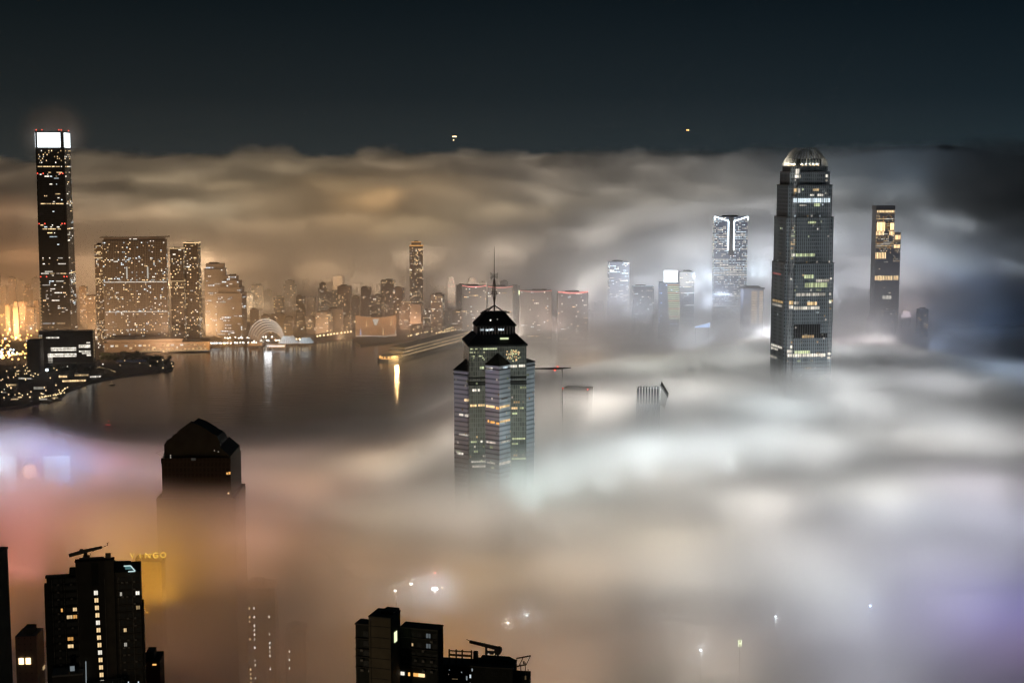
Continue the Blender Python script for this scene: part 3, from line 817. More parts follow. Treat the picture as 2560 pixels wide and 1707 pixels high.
def cen_row(face, xs, y, c, L, h=2.4, off=.3):
    u0, u1 = uface(face, xs[0]), uface(face, xs[1]); n = max(1, round((u1 - u0) * (Vector(face[1]) - Vector(face[0])).length / 2.0)); mb = MB(); z = zc(y)
    for q in range(n): pane(mb, face[0], face[1], u0 + (u1 - u0) * (q + .06) / n, u0 + (u1 - u0) * (q + .94) / n, z - h / 2, z + h / 2, c, L * rng.uniform(.6, 1.2), off)
    mb.build('lit_floor', win_mats(), cen)
for face, xs, y, c, L, h in [(front, (458, 502), 801, WHITE, 1.0, 2.1), (front, (512, 554), 799, WHITE, 1.1, 2.1), (front, (260, 288), 807, GREEN, .7, 2.0), (fl, (304, 322), 810, WHITE, .5, 1.8), (fl, (325, 345), 809, WHITE, .9, 2.0), (fr, (412, 440), 806, COOL, .8, 2.2),
     (front, (212, 240), 950, WHITE, 1.1, 2.0), (front, (247, 261), 950, WHITE, 1.0, 2.0), (lf_r, (158, 189), 1030, WARM, 1.2, 2.0), (front, (198, 240), 1048, WARM, 1.2, 1.9), (front, (249, 294), 1047, WARM, 1.0, 1.9), (fl, (302, 358), 1051, WARM, 1.2, 1.9), (fl, (366, 386), 1056, AMBER, 1.2, 1.9), (fr, (390, 452), 1050, WARM, .9, 1.9),
     (fl, (312, 322), 1146, AMBER, 1.1, 1.8), (fl, (330, 358), 1150, AMBER, 1.1, 1.9), (fl, (368, 388), 1153, AMBER, 1.1, 1.9), (fr, (392, 455), 1143, WARM, .8, 1.8), (front, (465, 505), 1070, WARM, .8, 1.8), (front, (518, 545), 1070, GREEN, .5, 1.6), (front, (470, 503), 1104, GREEN, .6, 1.5), (lf_r, (122, 150), 1128, WHITE, .9, 1.6), (lf_r, (160, 186), 1130, WHITE, .8, 1.8),
     (front, (202, 240), 1280, GREEN, .6, 1.4), (front, (264, 278), 1278, WHITE, .9, 1.6), (fl, (304, 362), 1280, WHITE, .7, 1.4), (fr, (396, 455), 1275, WHITE, .5, 1.4), (front, (470, 555), 1266, GREEN, .6, 1.4), (front, (468, 508), 1298, GREEN, .6, 1.4), (lf_r, (120, 186), 1256, WHITE, .6, 1.4), (lf_r, (106, 150), 1380, WHITE, .8, 1.8),
     (front, (204, 300), 1407, WHITE, .6, 1.4), (front, (210, 298), 1437, WHITE, .7, 1.8), (fl, (308, 360), 1410, WHITE, .6, 1.4), (fr, (386, 460), 1410, WHITE, 1.0, 2.2), (front, (466, 560), 1394, GREEN, .7, 1.4), (fl, (335, 355), 1440, GREEN, .8, 1.6), (front, (282, 372), 687, GREEN, .8, 1.2), (fr, (400, 440), 1000, WHITE, .12, 1.0)]:
    cen_row(face, xs, y, c, L, h)
mb = MB()
for face, n, p in ((front, 26, .03), (fl, 9, .03), (fr, 9, .05), (lf_r, 9, .04), (rt_l, 9, .02)):
    scatter(mb, face[0], face[1], zc(1480), zc(860), 20, n, p, [WHITE, GREEN, WHITE, WARM], rng, (.1, .55), (.7, .4), .2, .3)
a, b = front
for q in range(70):                               # the lobby glitter high on the front, right of the small roof
    x = rng.gauss(472, 22); y = rng.gauss(728, 20)
    if 430 < x < 545 and 690 < y < 775:
        u = uface(front, x); z = zc(y); pane(mb, a, b, u, u + .018, z, z + .9, rng.choice([WARM, WARM, GREEN]), rng.uniform(.2, 1.2), .3)
for q in range(26):
    u = uface(front, rng.uniform(196, 300)); z = zc(rng.choice([690, 712, 736, 748, 758])); pane(mb, a, b, u, u + .02, z, z + .9, GREEN, rng.uniform(.1, .9), .3)
mb.build('lit_window', win_mats(), cen, kind='stuff')
for x0, x1, L in ((246, 272, .5), (284, 338, 1.3), (366, 402, 1.3)):
    n = 6; mb = MB()
    for q in range(n):
        u0 = (x0 - 360) * .1311 + (x1 - x0) * .1311 * q / n
        mb.k = COOL; mb.l = L * rng.uniform(.4, 1.2); mb.box((u0 + 1, -16.75, z2 - 2.2 - rng.uniform(0, .6)), ((x1 - x0) * .1311 / n * .8, .3, 1.5))
    mb.build('lantern_light', win_mats(), cen)
mb = MB(); mb.k = GREEN; mb.l = .9; u = (398 - 353) * .1311
mb.box((u, -(e + i_) / 2 - .5, (zA + 1.5 + z1) / 2 + 1), (7.2, .8, 1.4)); mb.build('roof_light_strip', win_mats(), cen)
mb = MB(); mb.lum = []; mb.ball((-5, -14.2, z2 + 5.4), .55); mb.lum = [3.0] * len(mb.f); mb.build('roof_lamp', M['w_white'], cen)
mb = MB(); mb.ball((1, -13.2, z2 + 6.0), .3); mb.lum = [1.0] * len(mb.f); mb.build('roof_lamp', M['w_white'], cen)

# ------------------------------------------------------------------ the dark tower with the stepped gable, left of the middle
cos = thing('gabled_tower', 'dark unlit office tower with a stepped gable roof rising from orange fog', 'office tower', tower_base(497, 980), R(1.5))
def xg(x): return ((x - 682) * .0518)
def zg(y): return at(497, 1020 + y / 5.227, 980).z - 3.0
W0, W1 = xg(238), xg(1132); D0 = -20.0
mb = MB(); mb.prism(rect(W0, W1, D0, 24), 0, zg(640)); mb.build('wall', M['brown_tower'], cos)
mb = MB(); mb.prism(rect(W0 - 4.2, W1 + 2.6, D0 - 1.0, 25), 0, zg(1085)); mb.build('lower_wall', M['brown_tower'], cos)
mb = MB()                                         # the stepped gable: slabs that follow its outline, one behind the other
prof = [(270, 600), (270, 410), (292, 380), (304, 360), (372, 322), (382, 296), (440, 268), (452, 240), (500, 205), (620, 122), (735, 165), (800, 205), (870, 248), (882, 262), (948, 292), (975, 340), (992, 385), (1000, 440), (1000, 600)]
for (dy0, dy1, sh) in ((D0 + 2, D0 + 6, 0), (D0 + 6.1, 10, -2.0), (10.1, 20, -5)):
    outline = [(xg(x) * (1 + sh * .01), zg(y) + sh) for x, y in prof]
    n = len(outline)
    vs_ = [(x, dy0, z) for x, z in outline] + [(x, dy1, z) for x, z in outline]
    mb._add(vs_, [(i, i + 1, n + i + 1, n + i)[::-1] for i in range(n - 1)] + [tuple(range(n - 1, -1, -1))] + [tuple(range(n, 2 * n))])
mb.build('gable_roof', M['slate'], cos)
mb = MB(); mb.prism([(xg(990), D0 + 1), (W1, D0 + 1), (W1, 20), (xg(990), 20)], zg(640) + .02, [zg(440), zg(560), zg(560), zg(440)]); mb.build('roof_shoulder', M['slate'], cos)
mb = MB(); mb.prism([(W0, D0 + 1), (xg(275), D0 + 1), (xg(275), 20), (W0, 20)], zg(640) + .02, [zg(600), zg(500), zg(500), zg(600)])
mb.build('roof_shoulder', M['slate'], cos)
mb = MB(); mb.prism(rect(W0 - .3, W1 + .3, D0 - .4, D0 - .05), zg(645), zg(575), base=True); mb.build('parapet', M['brown_tower'], cos)
mb = MB()
for k in range(2): mb.prism(rect(W0 - .35, W0 - .05, D0 + 2 + k * 12, D0 + 12.5 + k * 12), zg(1080), zg(655), base=True)
mb.build('side_glazing', M['blue_glass'], cos)
for x, y, w, h, c, L in ((295, 1122, 2.2, 1.5, WHITE, 1.5), (1097, 1028, 1.0, 1.0, WARM, 1.2), (1088, 775, 1.2, 1.4, AMBER, .8), (1118, 770, 1.2, 1.7, AMBER, .9), (655, 590, 3, 1.6, WHITE, .03)):
    mb = MB(); mb.k = c; mb.l = L; mb.box((xg(x), D0 - (.5 if y < 700 else .2), zg(y)), (w, .4, h)); mb.build('lit_window', win_mats(), cos)
mb = MB(); mb.tube((xg(180), D0 - 2, zg(500)), (xg(265), D0 + 8, zg(490)), .15); mb.tube((xg(180), D0 - 2, zg(500)), (xg(250), D0 + 1, zg(560)), .2); mb.tube((xg(250), D0 + 1, zg(560)), (xg(292), D0 + .3, zg(605)), .35)
mb.build('roof_davit', M['pale_metal'], cos)
for x, y in ((355, 545), (265, 545), (355, 572), (925, 485), (975, 500)):
    mb = MB(); mb.ball((xg(x), D0 + .8, zg(y)), .3); mb.lum = [.9 if x < 500 else .5] * len(mb.f); mb.build('roof_lamp', M['w_white'], cos)
# ------------------------------------------------------------------ Kowloon: the buildings across the harbour
def tower_at(px0, px1, ytop, Y, name, label, cat, wall, rz=0.0, depth=None, group=None, ybase=None, windows=None, steps=None, roof=True, bands=(), seed=0, prob=.2, cols=(WARM, WHITE, WARM, WARM), lum=(.3, 1.2), fl=3.6, bay=3.6, top_rim=None, run=.1, fp=None, fill=(.72, .5), off=.3):
    """an upright block seen between two photograph columns; windows in front and on the side that shows"""
    rg = random.Random(seed or int(px0 * 13 + ytop))
    if Y > 2000: lum = (lum[0] * 1.2, lum[1] * 2.0)
    pc = (px0 + px1) / 2; q = at(pc, ytop, Y); wv = (px1 - px0) * Y / F
    a = abs(rz) + abs(math.atan2(q.x, Y))
    d = depth or min(wv * .7, 32)
    w = max(8.0, (wv - d * math.sin(a)) / max(.5, math.cos(a)))
    H = q.z - 3.0
    t = thing(name, label, cat, (q.x, Y + d / 2, 3.0), rz, group)
    mb = MB(); segs = steps or [(0, 1, 1.0)]
    for a_, b_, k in segs: mb.prism(rect(-w / 2 * k, w / 2 * k, -d / 2 * k, d / 2 * k), H * a_, H * b_)
    mb.build('wall', wall, t)
    kt = segs[-1][2]; wt, dt_ = w * kt, d * kt
    if roof:
        mb = MB(); mb.box((rg.uniform(-.15, .15) * wt, 0, H + 1.6), (wt * .45, dt_ * .5, 3.2)); mb.box((rg.uniform(-.3, .3) * wt, dt_ * .2, H + .8), (wt * .2, dt_ * .2, 1.6))
        mb.build('roof', M['dark_concrete'], t)
    mb = MB()
    for a_, b_, k in segs:
        z0, z1 = H * a_ + (6 if a_ == 0 else .5), H * b_ - .8
        nf = max(1, int((z1 - z0) / fl))
        A, B = (-w / 2 * k, -d / 2 * k), (w / 2 * k, -d / 2 * k)
        nb = max(2, int(w * k / bay))
        scatter(mb, A, B, z0, z1, nf, nb, prob, cols, rg, lum, fill, run, off, fp=fp)
        side = ((w / 2 * k, -d / 2 * k), (w / 2 * k, d / 2 * k)) if q.x < 0 else ((-w / 2 * k, d / 2 * k), (-w / 2 * k, -d / 2 * k))
        scatter(mb, side[0], side[1], z0, z1, nf, max(2, int(d * k / bay)), prob * .8, cols, rg, lum, fill, run, off)
    if mb.f: mb.build('lit_window', win_mats(), t, kind='stuff')
    for z_, c, L, hgt in bands:
        mb = MB(); mb.k = c; mb.l = L; mb.box((0, -d / 2 - .45, z_), (w * .98, .8, hgt)); mb.box(((1 if q.x < 0 else -1) * (w / 2 + .45), 0, z_), (.8, d * .98, hgt)); mb.build('light_band', win_mats(), t)
    if top_rim:
        c, L, hgt = top_rim; mb = MB(); mb.k = c; mb.l = L
        mb.prism(rect(-wt / 2 - .6, wt / 2 + .6, -dt_ / 2 - .6, -dt_ / 2 + .2), H + .05, H + hgt, base=True)
        sx = 1 if q.x < 0 else -1
        x0, x1 = sorted((sx * (wt / 2 - .2), sx * (wt / 2 + .6)))
        mb.prism(rect(x0, x1, -dt_ / 2 + .25, dt_ / 2), H + .05, H + hgt, base=True); mb.build('roof_light', win_mats(), t)
    return t, w, d, H

# --- the harbour-front group beside the tallest tower
t, w, d, H = tower_at(256, 411, 600, 3170, 'apartment_slab', 'wide dark residential slab with scattered lit flats and an overhanging curved roof', 'apartment block', M['far_dark'], R(7), 26, prob=.15, fl=3.4, bay=3.1, lum=(.15, 1.1), cols=(WARM, WHITE, WARM, COOL), roof=False, seed=4)
mb = MB()
n = 12; pts = [(-w / 2 - 6 + (w + 12) * i / n, H + 4.0 + 3.2 * (1 - math.cos(math.pi * (i / n) * .8 - .9)) * .55) for i in range(n + 1)]
for (xa, za), (xb, zb_) in zip(pts[:-1], pts[1:]):
    mb._add([(xa, -d / 2 - 4, za), (xb, -d / 2 - 4, zb_), (xb, d / 2 + 2, zb_), (xa, d / 2 + 2, za), (xa, -d / 2 - 4, za + 1.6), (xb, -d / 2 - 4, zb_ + 1.6), (xb, d / 2 + 2, zb_ + 1.6), (xa, d / 2 + 2, za + 1.6)],
            [(0, 3, 2, 1), (4, 5, 6, 7), (0, 1, 5, 4), (1, 2, 6, 5), (2, 3, 7, 6), (3, 0, 4, 7)])
mb.build('roof', M['far_grey'], t)
mb = MB(); mb.prism(rect(-w / 2 + 3, w / 2 - 3, -d / 2 + 2, d / 2 - 2), H + .02, H + 4.0); mb.build('roof_storey', M['far_grey'], t)
for zf in (.615, .34):
    for i in range(6):
        mb = MB(); mb.k = WHITE; mb.l = 1.1 if zf > .5 else .8; mb.box((-w / 2 + w * (i + .5) / 6, -d / 2 - .5, H * zf), (w / 6 - 1.0, .8, 1.1)); mb.build('light_band', win_mats(), t)
for i in range(5):
    mb = MB(); mb.k = WHITE; mb.l = .10; u = -w / 2 + w * (i + 1) / 6; mb.box((u, -d / 2 - .5, H * .63), (.8, .9, H * .62)); mb.build('vertical_fin', M['far_grey'], t)
for i, u in enumerate((-.13, .2)):
    mb = MB(); mb.k = WHITE; mb.l = .5; mb.box((w * u, -d / 2 - .7, H * .70), (3.0, .6, H * .11)); mb.build('stair_light', win_mats(), t)
mb = MB(); mb.k = WHITE; mb.l = 1.6
for u in (-.06, .0, .03): mb.box((w * u, -d / 2 - .6, H + 2.2), (3.2, .7, 1.2))
mb.build('roof_lamp', win_mats(), t)
tower_at(231, 258, 612, 3230, 'apartment_tower', 'slim residential tower pressed against the left end of the wide slab', 'apartment block', M['far_tan'], R(3), 24, prob=.3, fl=3.3, bay=2.6, lum=(.3, .9), seed=9)
tower_at(421, 459, 622, 3270, 'apartment_tower', 'shorter tower of a warm-lit pair with a glowing roof edge, right of the wide slab', 'apartment block', M['far_dark'], R(2), 24, prob=.16, fl=3.4, bay=3.2, lum=(.4, 1.3), top_rim=(WARM, 1.0, 1.4), seed=12, bands=((150 * .94, WARM, .7, 1.4),))
tower_at(456, 498, 608, 3300, 'apartment_tower', 'taller tower of a warm-lit pair with a glowing curved roof edge', 'apartment block', M['far_dark'], R(-4), 24, prob=.15, fl=3.4, bay=3.2, lum=(.4, 1.3), top_rim=(WARM, 1.3, 2.0), seed=14)
tower_at(503, 566, 660, 3420, 'office_tower', 'dim grey tower with chamfered top behind the stepped block', 'office tower', M['far_grey'], R(8), 36, prob=.07, cols=(COOL, WHITE), lum=(.3, 1.0), run=.5, steps=[(0, .93, 1.0), (.93, 1, .86)], seed=21)
tower_at(536, 611, 690, 3380, 'office_tower', 'dim blue-lit block with a terraced roofline stepping down to the right', 'office tower', M['far_grey'], R(-6), 40, prob=.05, cols=(COOL, COOL, WHITE), lum=(.3, 1.1), run=.6, steps=[(0, .72, 1.0), (.72, .82, .86), (.82, .92, .72), (.92, 1, .5)], seed=23)
tower_at(1021, 1058, 606, 3750, 'apartment_tower', 'tall slender tower with an amber-lit cap standing alone above the haze', 'apartment block', M['far_tan'], R(3), 28, prob=.22, lum=(.3, 1.2), bay=3.0, fl=3.3, steps=[(0, .955, 1.0), (.955, 1, .72)], top_rim=(AMBER, 1.0, 1.2), bands=((197, AMBER, .8, 2.5),), seed=30)

# --- low museum block with lit strips, at the left foot of the tallest tower
q = at(166, 905, 2830)
mus = thing('museum_block', 'wide dark waterfront block with bright double strips of lit floors', 'museum', (q.x, 2830, 3.0), R(5))
mw, mh = 104.0, at(166, 828, 2830).z - 3
mb = MB(); mb.prism(rect(-mw / 2, mw / 2, 0, 24), 14, mh); mb.prism(rect(-mw / 2 - 4, mw / 2 + 6, -10, 40), 0, 14); mb.build('wall', M['far_tan'], mus)
def mz(y): return at(166, 800 + y / 11.2, 2830).z - 3
def mx(x): return (60 + x / 11.2 - 167.5) * 2830 / F
rg = random.Random(8)
for x0, x1, y, L in ((670, 1030, 490, .8), (785, 1490, 785, 1.2), (790, 1490, 842, 1.1), (695, 1490, 955, 1.2), (700, 1490, 1010, 1.2), (1560, 1880, 715, 1.0), (1560, 1880, 760, 1.1), (1560, 1885, 880, .9), (1640, 1885, 935, .9), (1770, 1890, 990, 1.3), (1775, 1875, 640, 1.2), (705, 830, 1060, .5), (705, 830, 1120, .4), (705, 830, 1190, .8)):
    n = max(3, int((x1 - x0) / 50)); mb = MB()
    for i in range(n):
        mb.k = WHITE; mb.l = 1.5 * L * rg.uniform(.45, 1.15); mb.box((mx(x0) + (mx(x1) - mx(x0)) * (i + .5) / n, -.3, mz(y)), ((mx(x1) - mx(x0)) / n * .9, .6, 2.5))
    mb.build('lit_floor', win_mats(), mus)
for i in range(15):
    for u in (0, 1):
        mb = MB(); mb.k = WARM if i % 3 else WHITE; mb.l = rg.uniform(.35, .9); mb.box((mx(505 + 50 * u) - 1, -.3, mz(430 + i * 55)), (2.6, .6, 1.9)); mb.build('stair_window', win_mats(), mus)
for i in range(9):
    mb = MB(); mb.k = WARM; mb.l = rg.uniform(.3, .7); mb.box((mx(1985), -.3, mz(300 + i * 90)), (1.4, .6, 2.6)); mb.build('stair_window', win_mats(), mus)
q = at(89, 905, 2800); mb = None
t = thing('office_block', 'plain brown windowless block at the left end of the lit waterfront block', 'office block', (q.x, 2800, 3.0), R(3))
h_ = at(89, 850, 2800).z - 3; mb = MB(); mb.prism(octo(13, 2), 0, h_); mb.build('wall', M['far_tan'], t)
mb = MB(); mb.prism(octo(12, 2), h_ + .02, h_ + 1.5); mb.build('roof', M['dark_concrete'], t)

# --- podium with lit shopfronts under the wide slab
q = at(385, 868, 3120)
pod = thing('podium', 'long low waterfront podium with a row of warm lit shopfronts', 'shopping podium', (q.x, 3120, 3.0), R(9))
mb = MB(); mb.prism(rect(-105, 118, 0, 46), 0, 19); mb.prism(rect(-100, 60, 4, 40), 19, 25); mb.build('wall', M['far_tan'], pod)
mb = MB(); mb.prism(rect(-108, 62, -3, 45), 25.02, 26.6, base=True); mb.build('roof', M['far_grey'], pod)
rg = random.Random(2)
for i in range(22):
    if i in (3, 11): continue
    mb = MB(); mb.k = rg.choice([WARM, WHITE, WARM]); mb.l = rg.uniform(.35, 1.2); mb.box((-98 + i * 9.8, -.3, 13 if i % 5 else 8), (6.4 if i % 3 else 3, .6, 3.6)); mb.build('shop_window', win_mats(), pod)
for i in range(16):
    mb = MB(); mb.k = WARM; mb.l = rg.uniform(.4, 1.1); mb.box((-20 + i * 8.6, -.3, 4.2), (4.4, .6, 2.4)); mb.build('shop_window', win_mats(), pod)
mb = MB(); mb.k = WARM; mb.l = .9; mb.box((40, -8, 1.2), (150, 1, .8)); mb.build('promenade_light', win_mats(), pod)

# --- hall with sagging roof and lit triangle
q = at(940, 838, 3400)
hall = thing('concert_hall', 'pale windowless hall with a sagging roofline and a lit inverted triangle', 'concert hall', (q.x, 3400, 3.0), R(4))
hw_ = 48.0; hh = at(940, 788, 3400).z - 3; n = 14
mb = MB()
front_pts = [(-hw_ + 2 * hw_ * i / n, hh - 5.5 * (1 - (2 * i / n - 1) ** 2)) for i in range(n + 1)]
for (xa, za), (xb, zb_) in zip(front_pts[:-1], front_pts[1:]):
    ya, yb = 5 * (1 - (xa / hw_) ** 2), 5 * (1 - (xb / hw_) ** 2)
    mb._add([(xa, ya, 0), (xb, yb, 0), (xb, yb, zb_), (xa, ya, za), (xa, 40, za - 8), (xb, 40, zb_ - 8), (xb, 40, 0), (xa, 40, 0)], [(0, 1, 2, 3), (3, 2, 5, 4), (4, 5, 6, 7)])
mb.quad((hw_, 0, 0), (hw_, 40, 0), (hw_, 40, hh - 8), (hw_, 0, hh)); mb.quad((-hw_, 40, 0), (-hw_, 0, 0), (-hw_, 0, hh), (-hw_, 40, hh - 8))
mb.build('wall', mat('hall_tiles', (.36, .29, .22), .7, grain=.12, scale=.3), hall)
mb = MB(); mb.k = WHITE; mb.l = .55
mb._add([(-8, 3.8, hh - 10), (7, 3.8, hh - 10), (1, 3.8, hh - 24), (-3, 3.8, hh - 24), (-8, 4.6, hh - 10), (7, 4.6, hh - 10), (1, 4.6, hh - 24), (-3, 4.6, hh - 24)], [(3, 2, 1, 0), (0, 1, 5, 4), (1, 2, 6, 5), (2, 3, 7, 6), (3, 0, 4, 7)])
mb.build('lit_triangle', win_mats(), hall)
for x, z0, z1, c, L in ((-22, 24, 42, WARM, .7), (36, 26, 44, WARM, .7), (-36, 4, 20, BLUE, 1.0), (17, 4, 22, WARM, .9), (46, 5, 18, WHITE, .6)):
    mb = MB(); mb.k = c; mb.l = L; y = 5 * (1 - (x / hw_) ** 2) - .6; mb._add([(x - 1.4, y, z0), (x + 1.4, y, z0), (x, y, z1), (x - 1.4, y + .6, z0), (x + 1.4, y + .6, z0), (x, y + .6, z1)], [(0, 1, 2), (1, 4, 5, 2), (0, 2, 5, 3), (0, 3, 4, 1)]); mb.build('wall_light', win_mats(), hall)
mb = MB(); mb.k = WHITE; mb.l = .7; mb.tube((-48, -3, 3), (10, -9, 2), .8); mb.tube((10, -9, 2), (25, -10, 1), .8); mb.tube((25, -4, 2), (48, -3, 4), .7); mb.build('forecourt_light', win_mats(), hall)

# --- lit shell canopy
q = at(688, 858, 3240)
shell = thing('shell_canopy', 'white lit ribbed canopy curling like a wave beside the water', 'canopy', (q.x, 3240, 3.0), 0)
for i in range(6):
    t_ = i / 5; mb = MB(); seg = 14; rr = 48 - 3.4 * i
    for j in range(seg):
        a0, a1 = math.pi * (.06 + .86 * j / seg), math.pi * (.06 + .86 * (j + 1) / seg)
        def arc(a): return Vector((-20 + 15 * t_ + rr * .86 * -math.cos(a), -t_ * 26, 8 + (rr * 1.02) * math.sin(a) - 6 * t_))
        p0, p1 = arc(a0), arc(a1)
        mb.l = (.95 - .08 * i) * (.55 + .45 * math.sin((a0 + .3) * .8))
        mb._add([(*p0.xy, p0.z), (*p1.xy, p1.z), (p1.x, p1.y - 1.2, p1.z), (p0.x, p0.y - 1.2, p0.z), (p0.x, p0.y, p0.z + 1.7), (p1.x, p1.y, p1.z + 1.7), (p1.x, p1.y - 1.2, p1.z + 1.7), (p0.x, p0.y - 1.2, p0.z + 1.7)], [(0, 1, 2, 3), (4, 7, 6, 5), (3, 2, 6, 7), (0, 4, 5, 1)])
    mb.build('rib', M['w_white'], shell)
mb = MB(); seg = 16; rows_ = []
for i in range(7):
    t_ = i / 6; rr = 47.4 - 3.4 * 5 * t_
    rows_.append([(-20 + 15 * t_ - rr * .86 * math.cos(math.pi * (.06 + .86 * j / seg)), -t_ * 26 + .4, 8 + rr * 1.02 * math.sin(math.pi * (.06 + .86 * j / seg)) - 6 * t_ - .9) for j in range(seg + 1)])
for r0, r1 in zip(rows_[:-1], rows_[1:]):
    for j in range(seg): mb.quad(r0[j], r0[j + 1], r1[j + 1], r1[j])
mb.build('shell', M['far_grey'], shell)
l = bpy.data.lights.new('canopy_floodlight', 'POINT'); l.energy = 25000; l.color = (.95, .97, 1); l.shadow_soft_size = 9
o = bpy.data.objects.new('canopy_floodlight', l); COL.objects.link(o); o.parent = shell; o.location = (-10, -40, 14)
q = at(735, 852, 3225)
fan = thing('tent_canopy', 'white pleated canopy spreading like a fan right of the ribbed shell', 'canopy', (q.x, 3225, 3.0), 0)
for k in range(2):
    mb = MB(); n = 26
    for i in range(n):
        a0, a1 = -.3 + 2.6 * i / n, -.3 + 2.6 * (i + 1) / n
        cx = -14 if k == 0 else 26; rr = 26 if k == 0 else 20; hz_ = 24 if k == 0 else 20
        z0 = hz_ - 2 * (i % 2); z1 = hz_ - 2 * ((i + 1) % 2)
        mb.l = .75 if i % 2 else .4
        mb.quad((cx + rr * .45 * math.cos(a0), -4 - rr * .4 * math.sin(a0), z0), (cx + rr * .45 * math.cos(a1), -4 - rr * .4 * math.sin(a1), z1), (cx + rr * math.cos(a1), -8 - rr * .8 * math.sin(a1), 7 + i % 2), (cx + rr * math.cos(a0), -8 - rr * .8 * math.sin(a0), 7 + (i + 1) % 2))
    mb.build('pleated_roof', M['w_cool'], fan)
    mb = MB()
    for i in range(5): mb.tube((cx + rr * .7 * math.cos(.1 + i * .55), -8 - rr * .6 * math.sin(.1 + i * .55), 0), (cx + rr * .7 * math.cos(.1 + i * .55), -8 - rr * .6 * math.sin(.1 + i * .55), 12), .4)
    mb.build('post', M['grey_metal'], fan)
q = at(655, 866, 3225)
t = thing('entrance_pavilion', 'small lit sail-roofed pavilion left of the ribbed white shell', 'pavilion', (q.x - 12, 3225, 3), 0)
mb = MB(); mb.prism([(-18, -6), (14, -6), (14, 8), (-18, 8)], 0, 8); mb.build('wall', M['far_tan'], t)
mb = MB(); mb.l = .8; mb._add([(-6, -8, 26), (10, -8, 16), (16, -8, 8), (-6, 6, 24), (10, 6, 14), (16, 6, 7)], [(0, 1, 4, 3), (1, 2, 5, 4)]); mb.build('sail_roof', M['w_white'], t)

# --- pier terminal with lit decks
tip = at(962, 892, 2965); far = at(1160, 838, 3340)
dv = (far - tip); L_ = Vector((dv.x, dv.y)).length; ang = math.atan2(dv.y, dv.x)
pier = thing('pier_terminal', 'long pier terminal with lit decks and a gold-lit rounded tip reaching into the harbour', 'pier', (tip.x, tip.y, 0), ang)
mb = MB(); mb.prism([(0, -8), (14, -24), (L_, -24), (L_, 24), (14, 24), (0, 8)], .2, 6, base=True); mb.build('quay', M['dark_concrete'], pier)
for lv, (z0, x0) in enumerate(((6, 40), (12.5, 48), (19, 60))):
    mb = MB(); mb.prism(rect(x0, L_ - 5, -20 + lv, 20 - lv), z0 + .02, z0 + 5.4); mb.build('deck', M['far_tan'], pier)
    n = 24
    for sgn in (-1, 1):
        mb = MB()
        for i in range(n):
            mb.k = WARM; mb.l = (.75 if lv < 2 else .5) * rg.uniform(.5, 1.2)
            mb.box((x0 + (L_ - 8 - x0) * (i + .5) / n, sgn * (20 - lv + .3), z0 + 3.2), ((L_ - 8 - x0) / n * .9, .6, 1.5))
        mb.build('deck_light', win_mats(), pier)
mb = MB()
for i in range(9):
    a0 = math.pi / 2 + math.pi * i / 8
    mb.k = AMBER; mb.l = 2.4; mb.ball((20 + 22 * math.cos(a0) * .9, 19 * math.sin(a0), 9.5), 1.5)
for i in range(8):
    a0 = math.pi / 2 + math.pi * i / 8; a1 = math.pi / 2 + math.pi * (i + 1) / 8
    mb.k = AMBER; mb.l = 1.3; mb.tube((20 + 21 * math.cos(a0), 20 * math.sin(a0), 6.6), (20 + 21 * math.cos(a1), 20 * math.sin(a1), 6.6), .9)
mb.build('tip_light', win_mats(), pier)
mb = MB(); mb.prism([(2, -6), (14, -18), (38, -18), (38, 18), (14, 18), (2, 6)], 6.02, 12); mb.build('tip_pavilion', M['far_tan'], pier)
for i in range(3):
    l = bpy.data.lights.new('tip_lamp', 'POINT'); l.energy = 40000; l.color = (1, .62, .25); l.shadow_soft_size = 1
    o = bpy.data.objects.new('tip_lamp', l); COL.objects.link(o); o.parent = pier; o.location = (-3 + i * 6, -26, 12)

# --- red-topped blocks
for i, (x0, x1, yt, Y, lab) in enumerate(((1154, 1216, 716, 3330, 'red-rimmed hotel block seen left of the antenna mast'), (1218, 1282, 718, 3390, 'red-rimmed hotel block seen right behind the antenna mast'),
                                     (1297, 1380, 728, 3310, 'wide block with a thin curved red neon roof edge and a bright left corner'), (1393, 1472, 732, 3290, 'wide grey block with the brightest curved pink neon roof edge'), )):
    t, w, d, H = tower_at(x0, x1, yt, Y, 'hotel_block', lab, 'hotel', M['far_dark'], R(2), 34, prob=.05, lum=(.25, .9), cols=(WHITE, COOL, WARM), run=.4, seed=60 + i)
    mb = MB(); n = 12
    for j in range(n):
        xa, xb = -w / 2 + w * j / n, -w / 2 + w * (j + 1) / n
        sag = lambda x: -3.0 * (1 - (2 * x / w) ** 2)
        mb.k = PINK; mb.l = (1.5 if i in (0, 3) else (.55 if i == 2 else .9)) * (1.2 if j in (0, n - 1) else 1)
        za, zb_ = H + 1 + sag(xa), H + 1 + sag(xb); th = 3.2 if i == 3 else 1.8
        mb._add([(xa, -d / 2 - 1.2, za), (xb, -d / 2 - 1.2, zb_), (xb, -d / 2 - 1.2, zb_ + th), (xa, -d / 2 - 1.2, za + th), (xa, -d / 2 - .2, za), (xb, -d / 2 - .2, zb_), (xb, -d / 2 - .2, zb_ + th), (xa, -d / 2 - .2, za + th)], [(0, 1, 2, 3), (3, 2, 6, 7), (0, 4, 5, 1)])
    mb.build('neon_edge', win_mats(), t)
    mb = MB(); mb.prism(rect(-w / 2, w / 2, -d / 2 - 1.2, d / 2), H + .03, H + 1.0, base=True); mb.build('parapet', M['far_grey'], t)
    if i == 2:
        mb = MB(); mb.k = GREEN; mb.l = 1.6; mb.box((-w / 2 - 1, -d / 2 - .8, H - 3), (3, 1, 10)); mb.build('corner_sign', win_mats(), t)
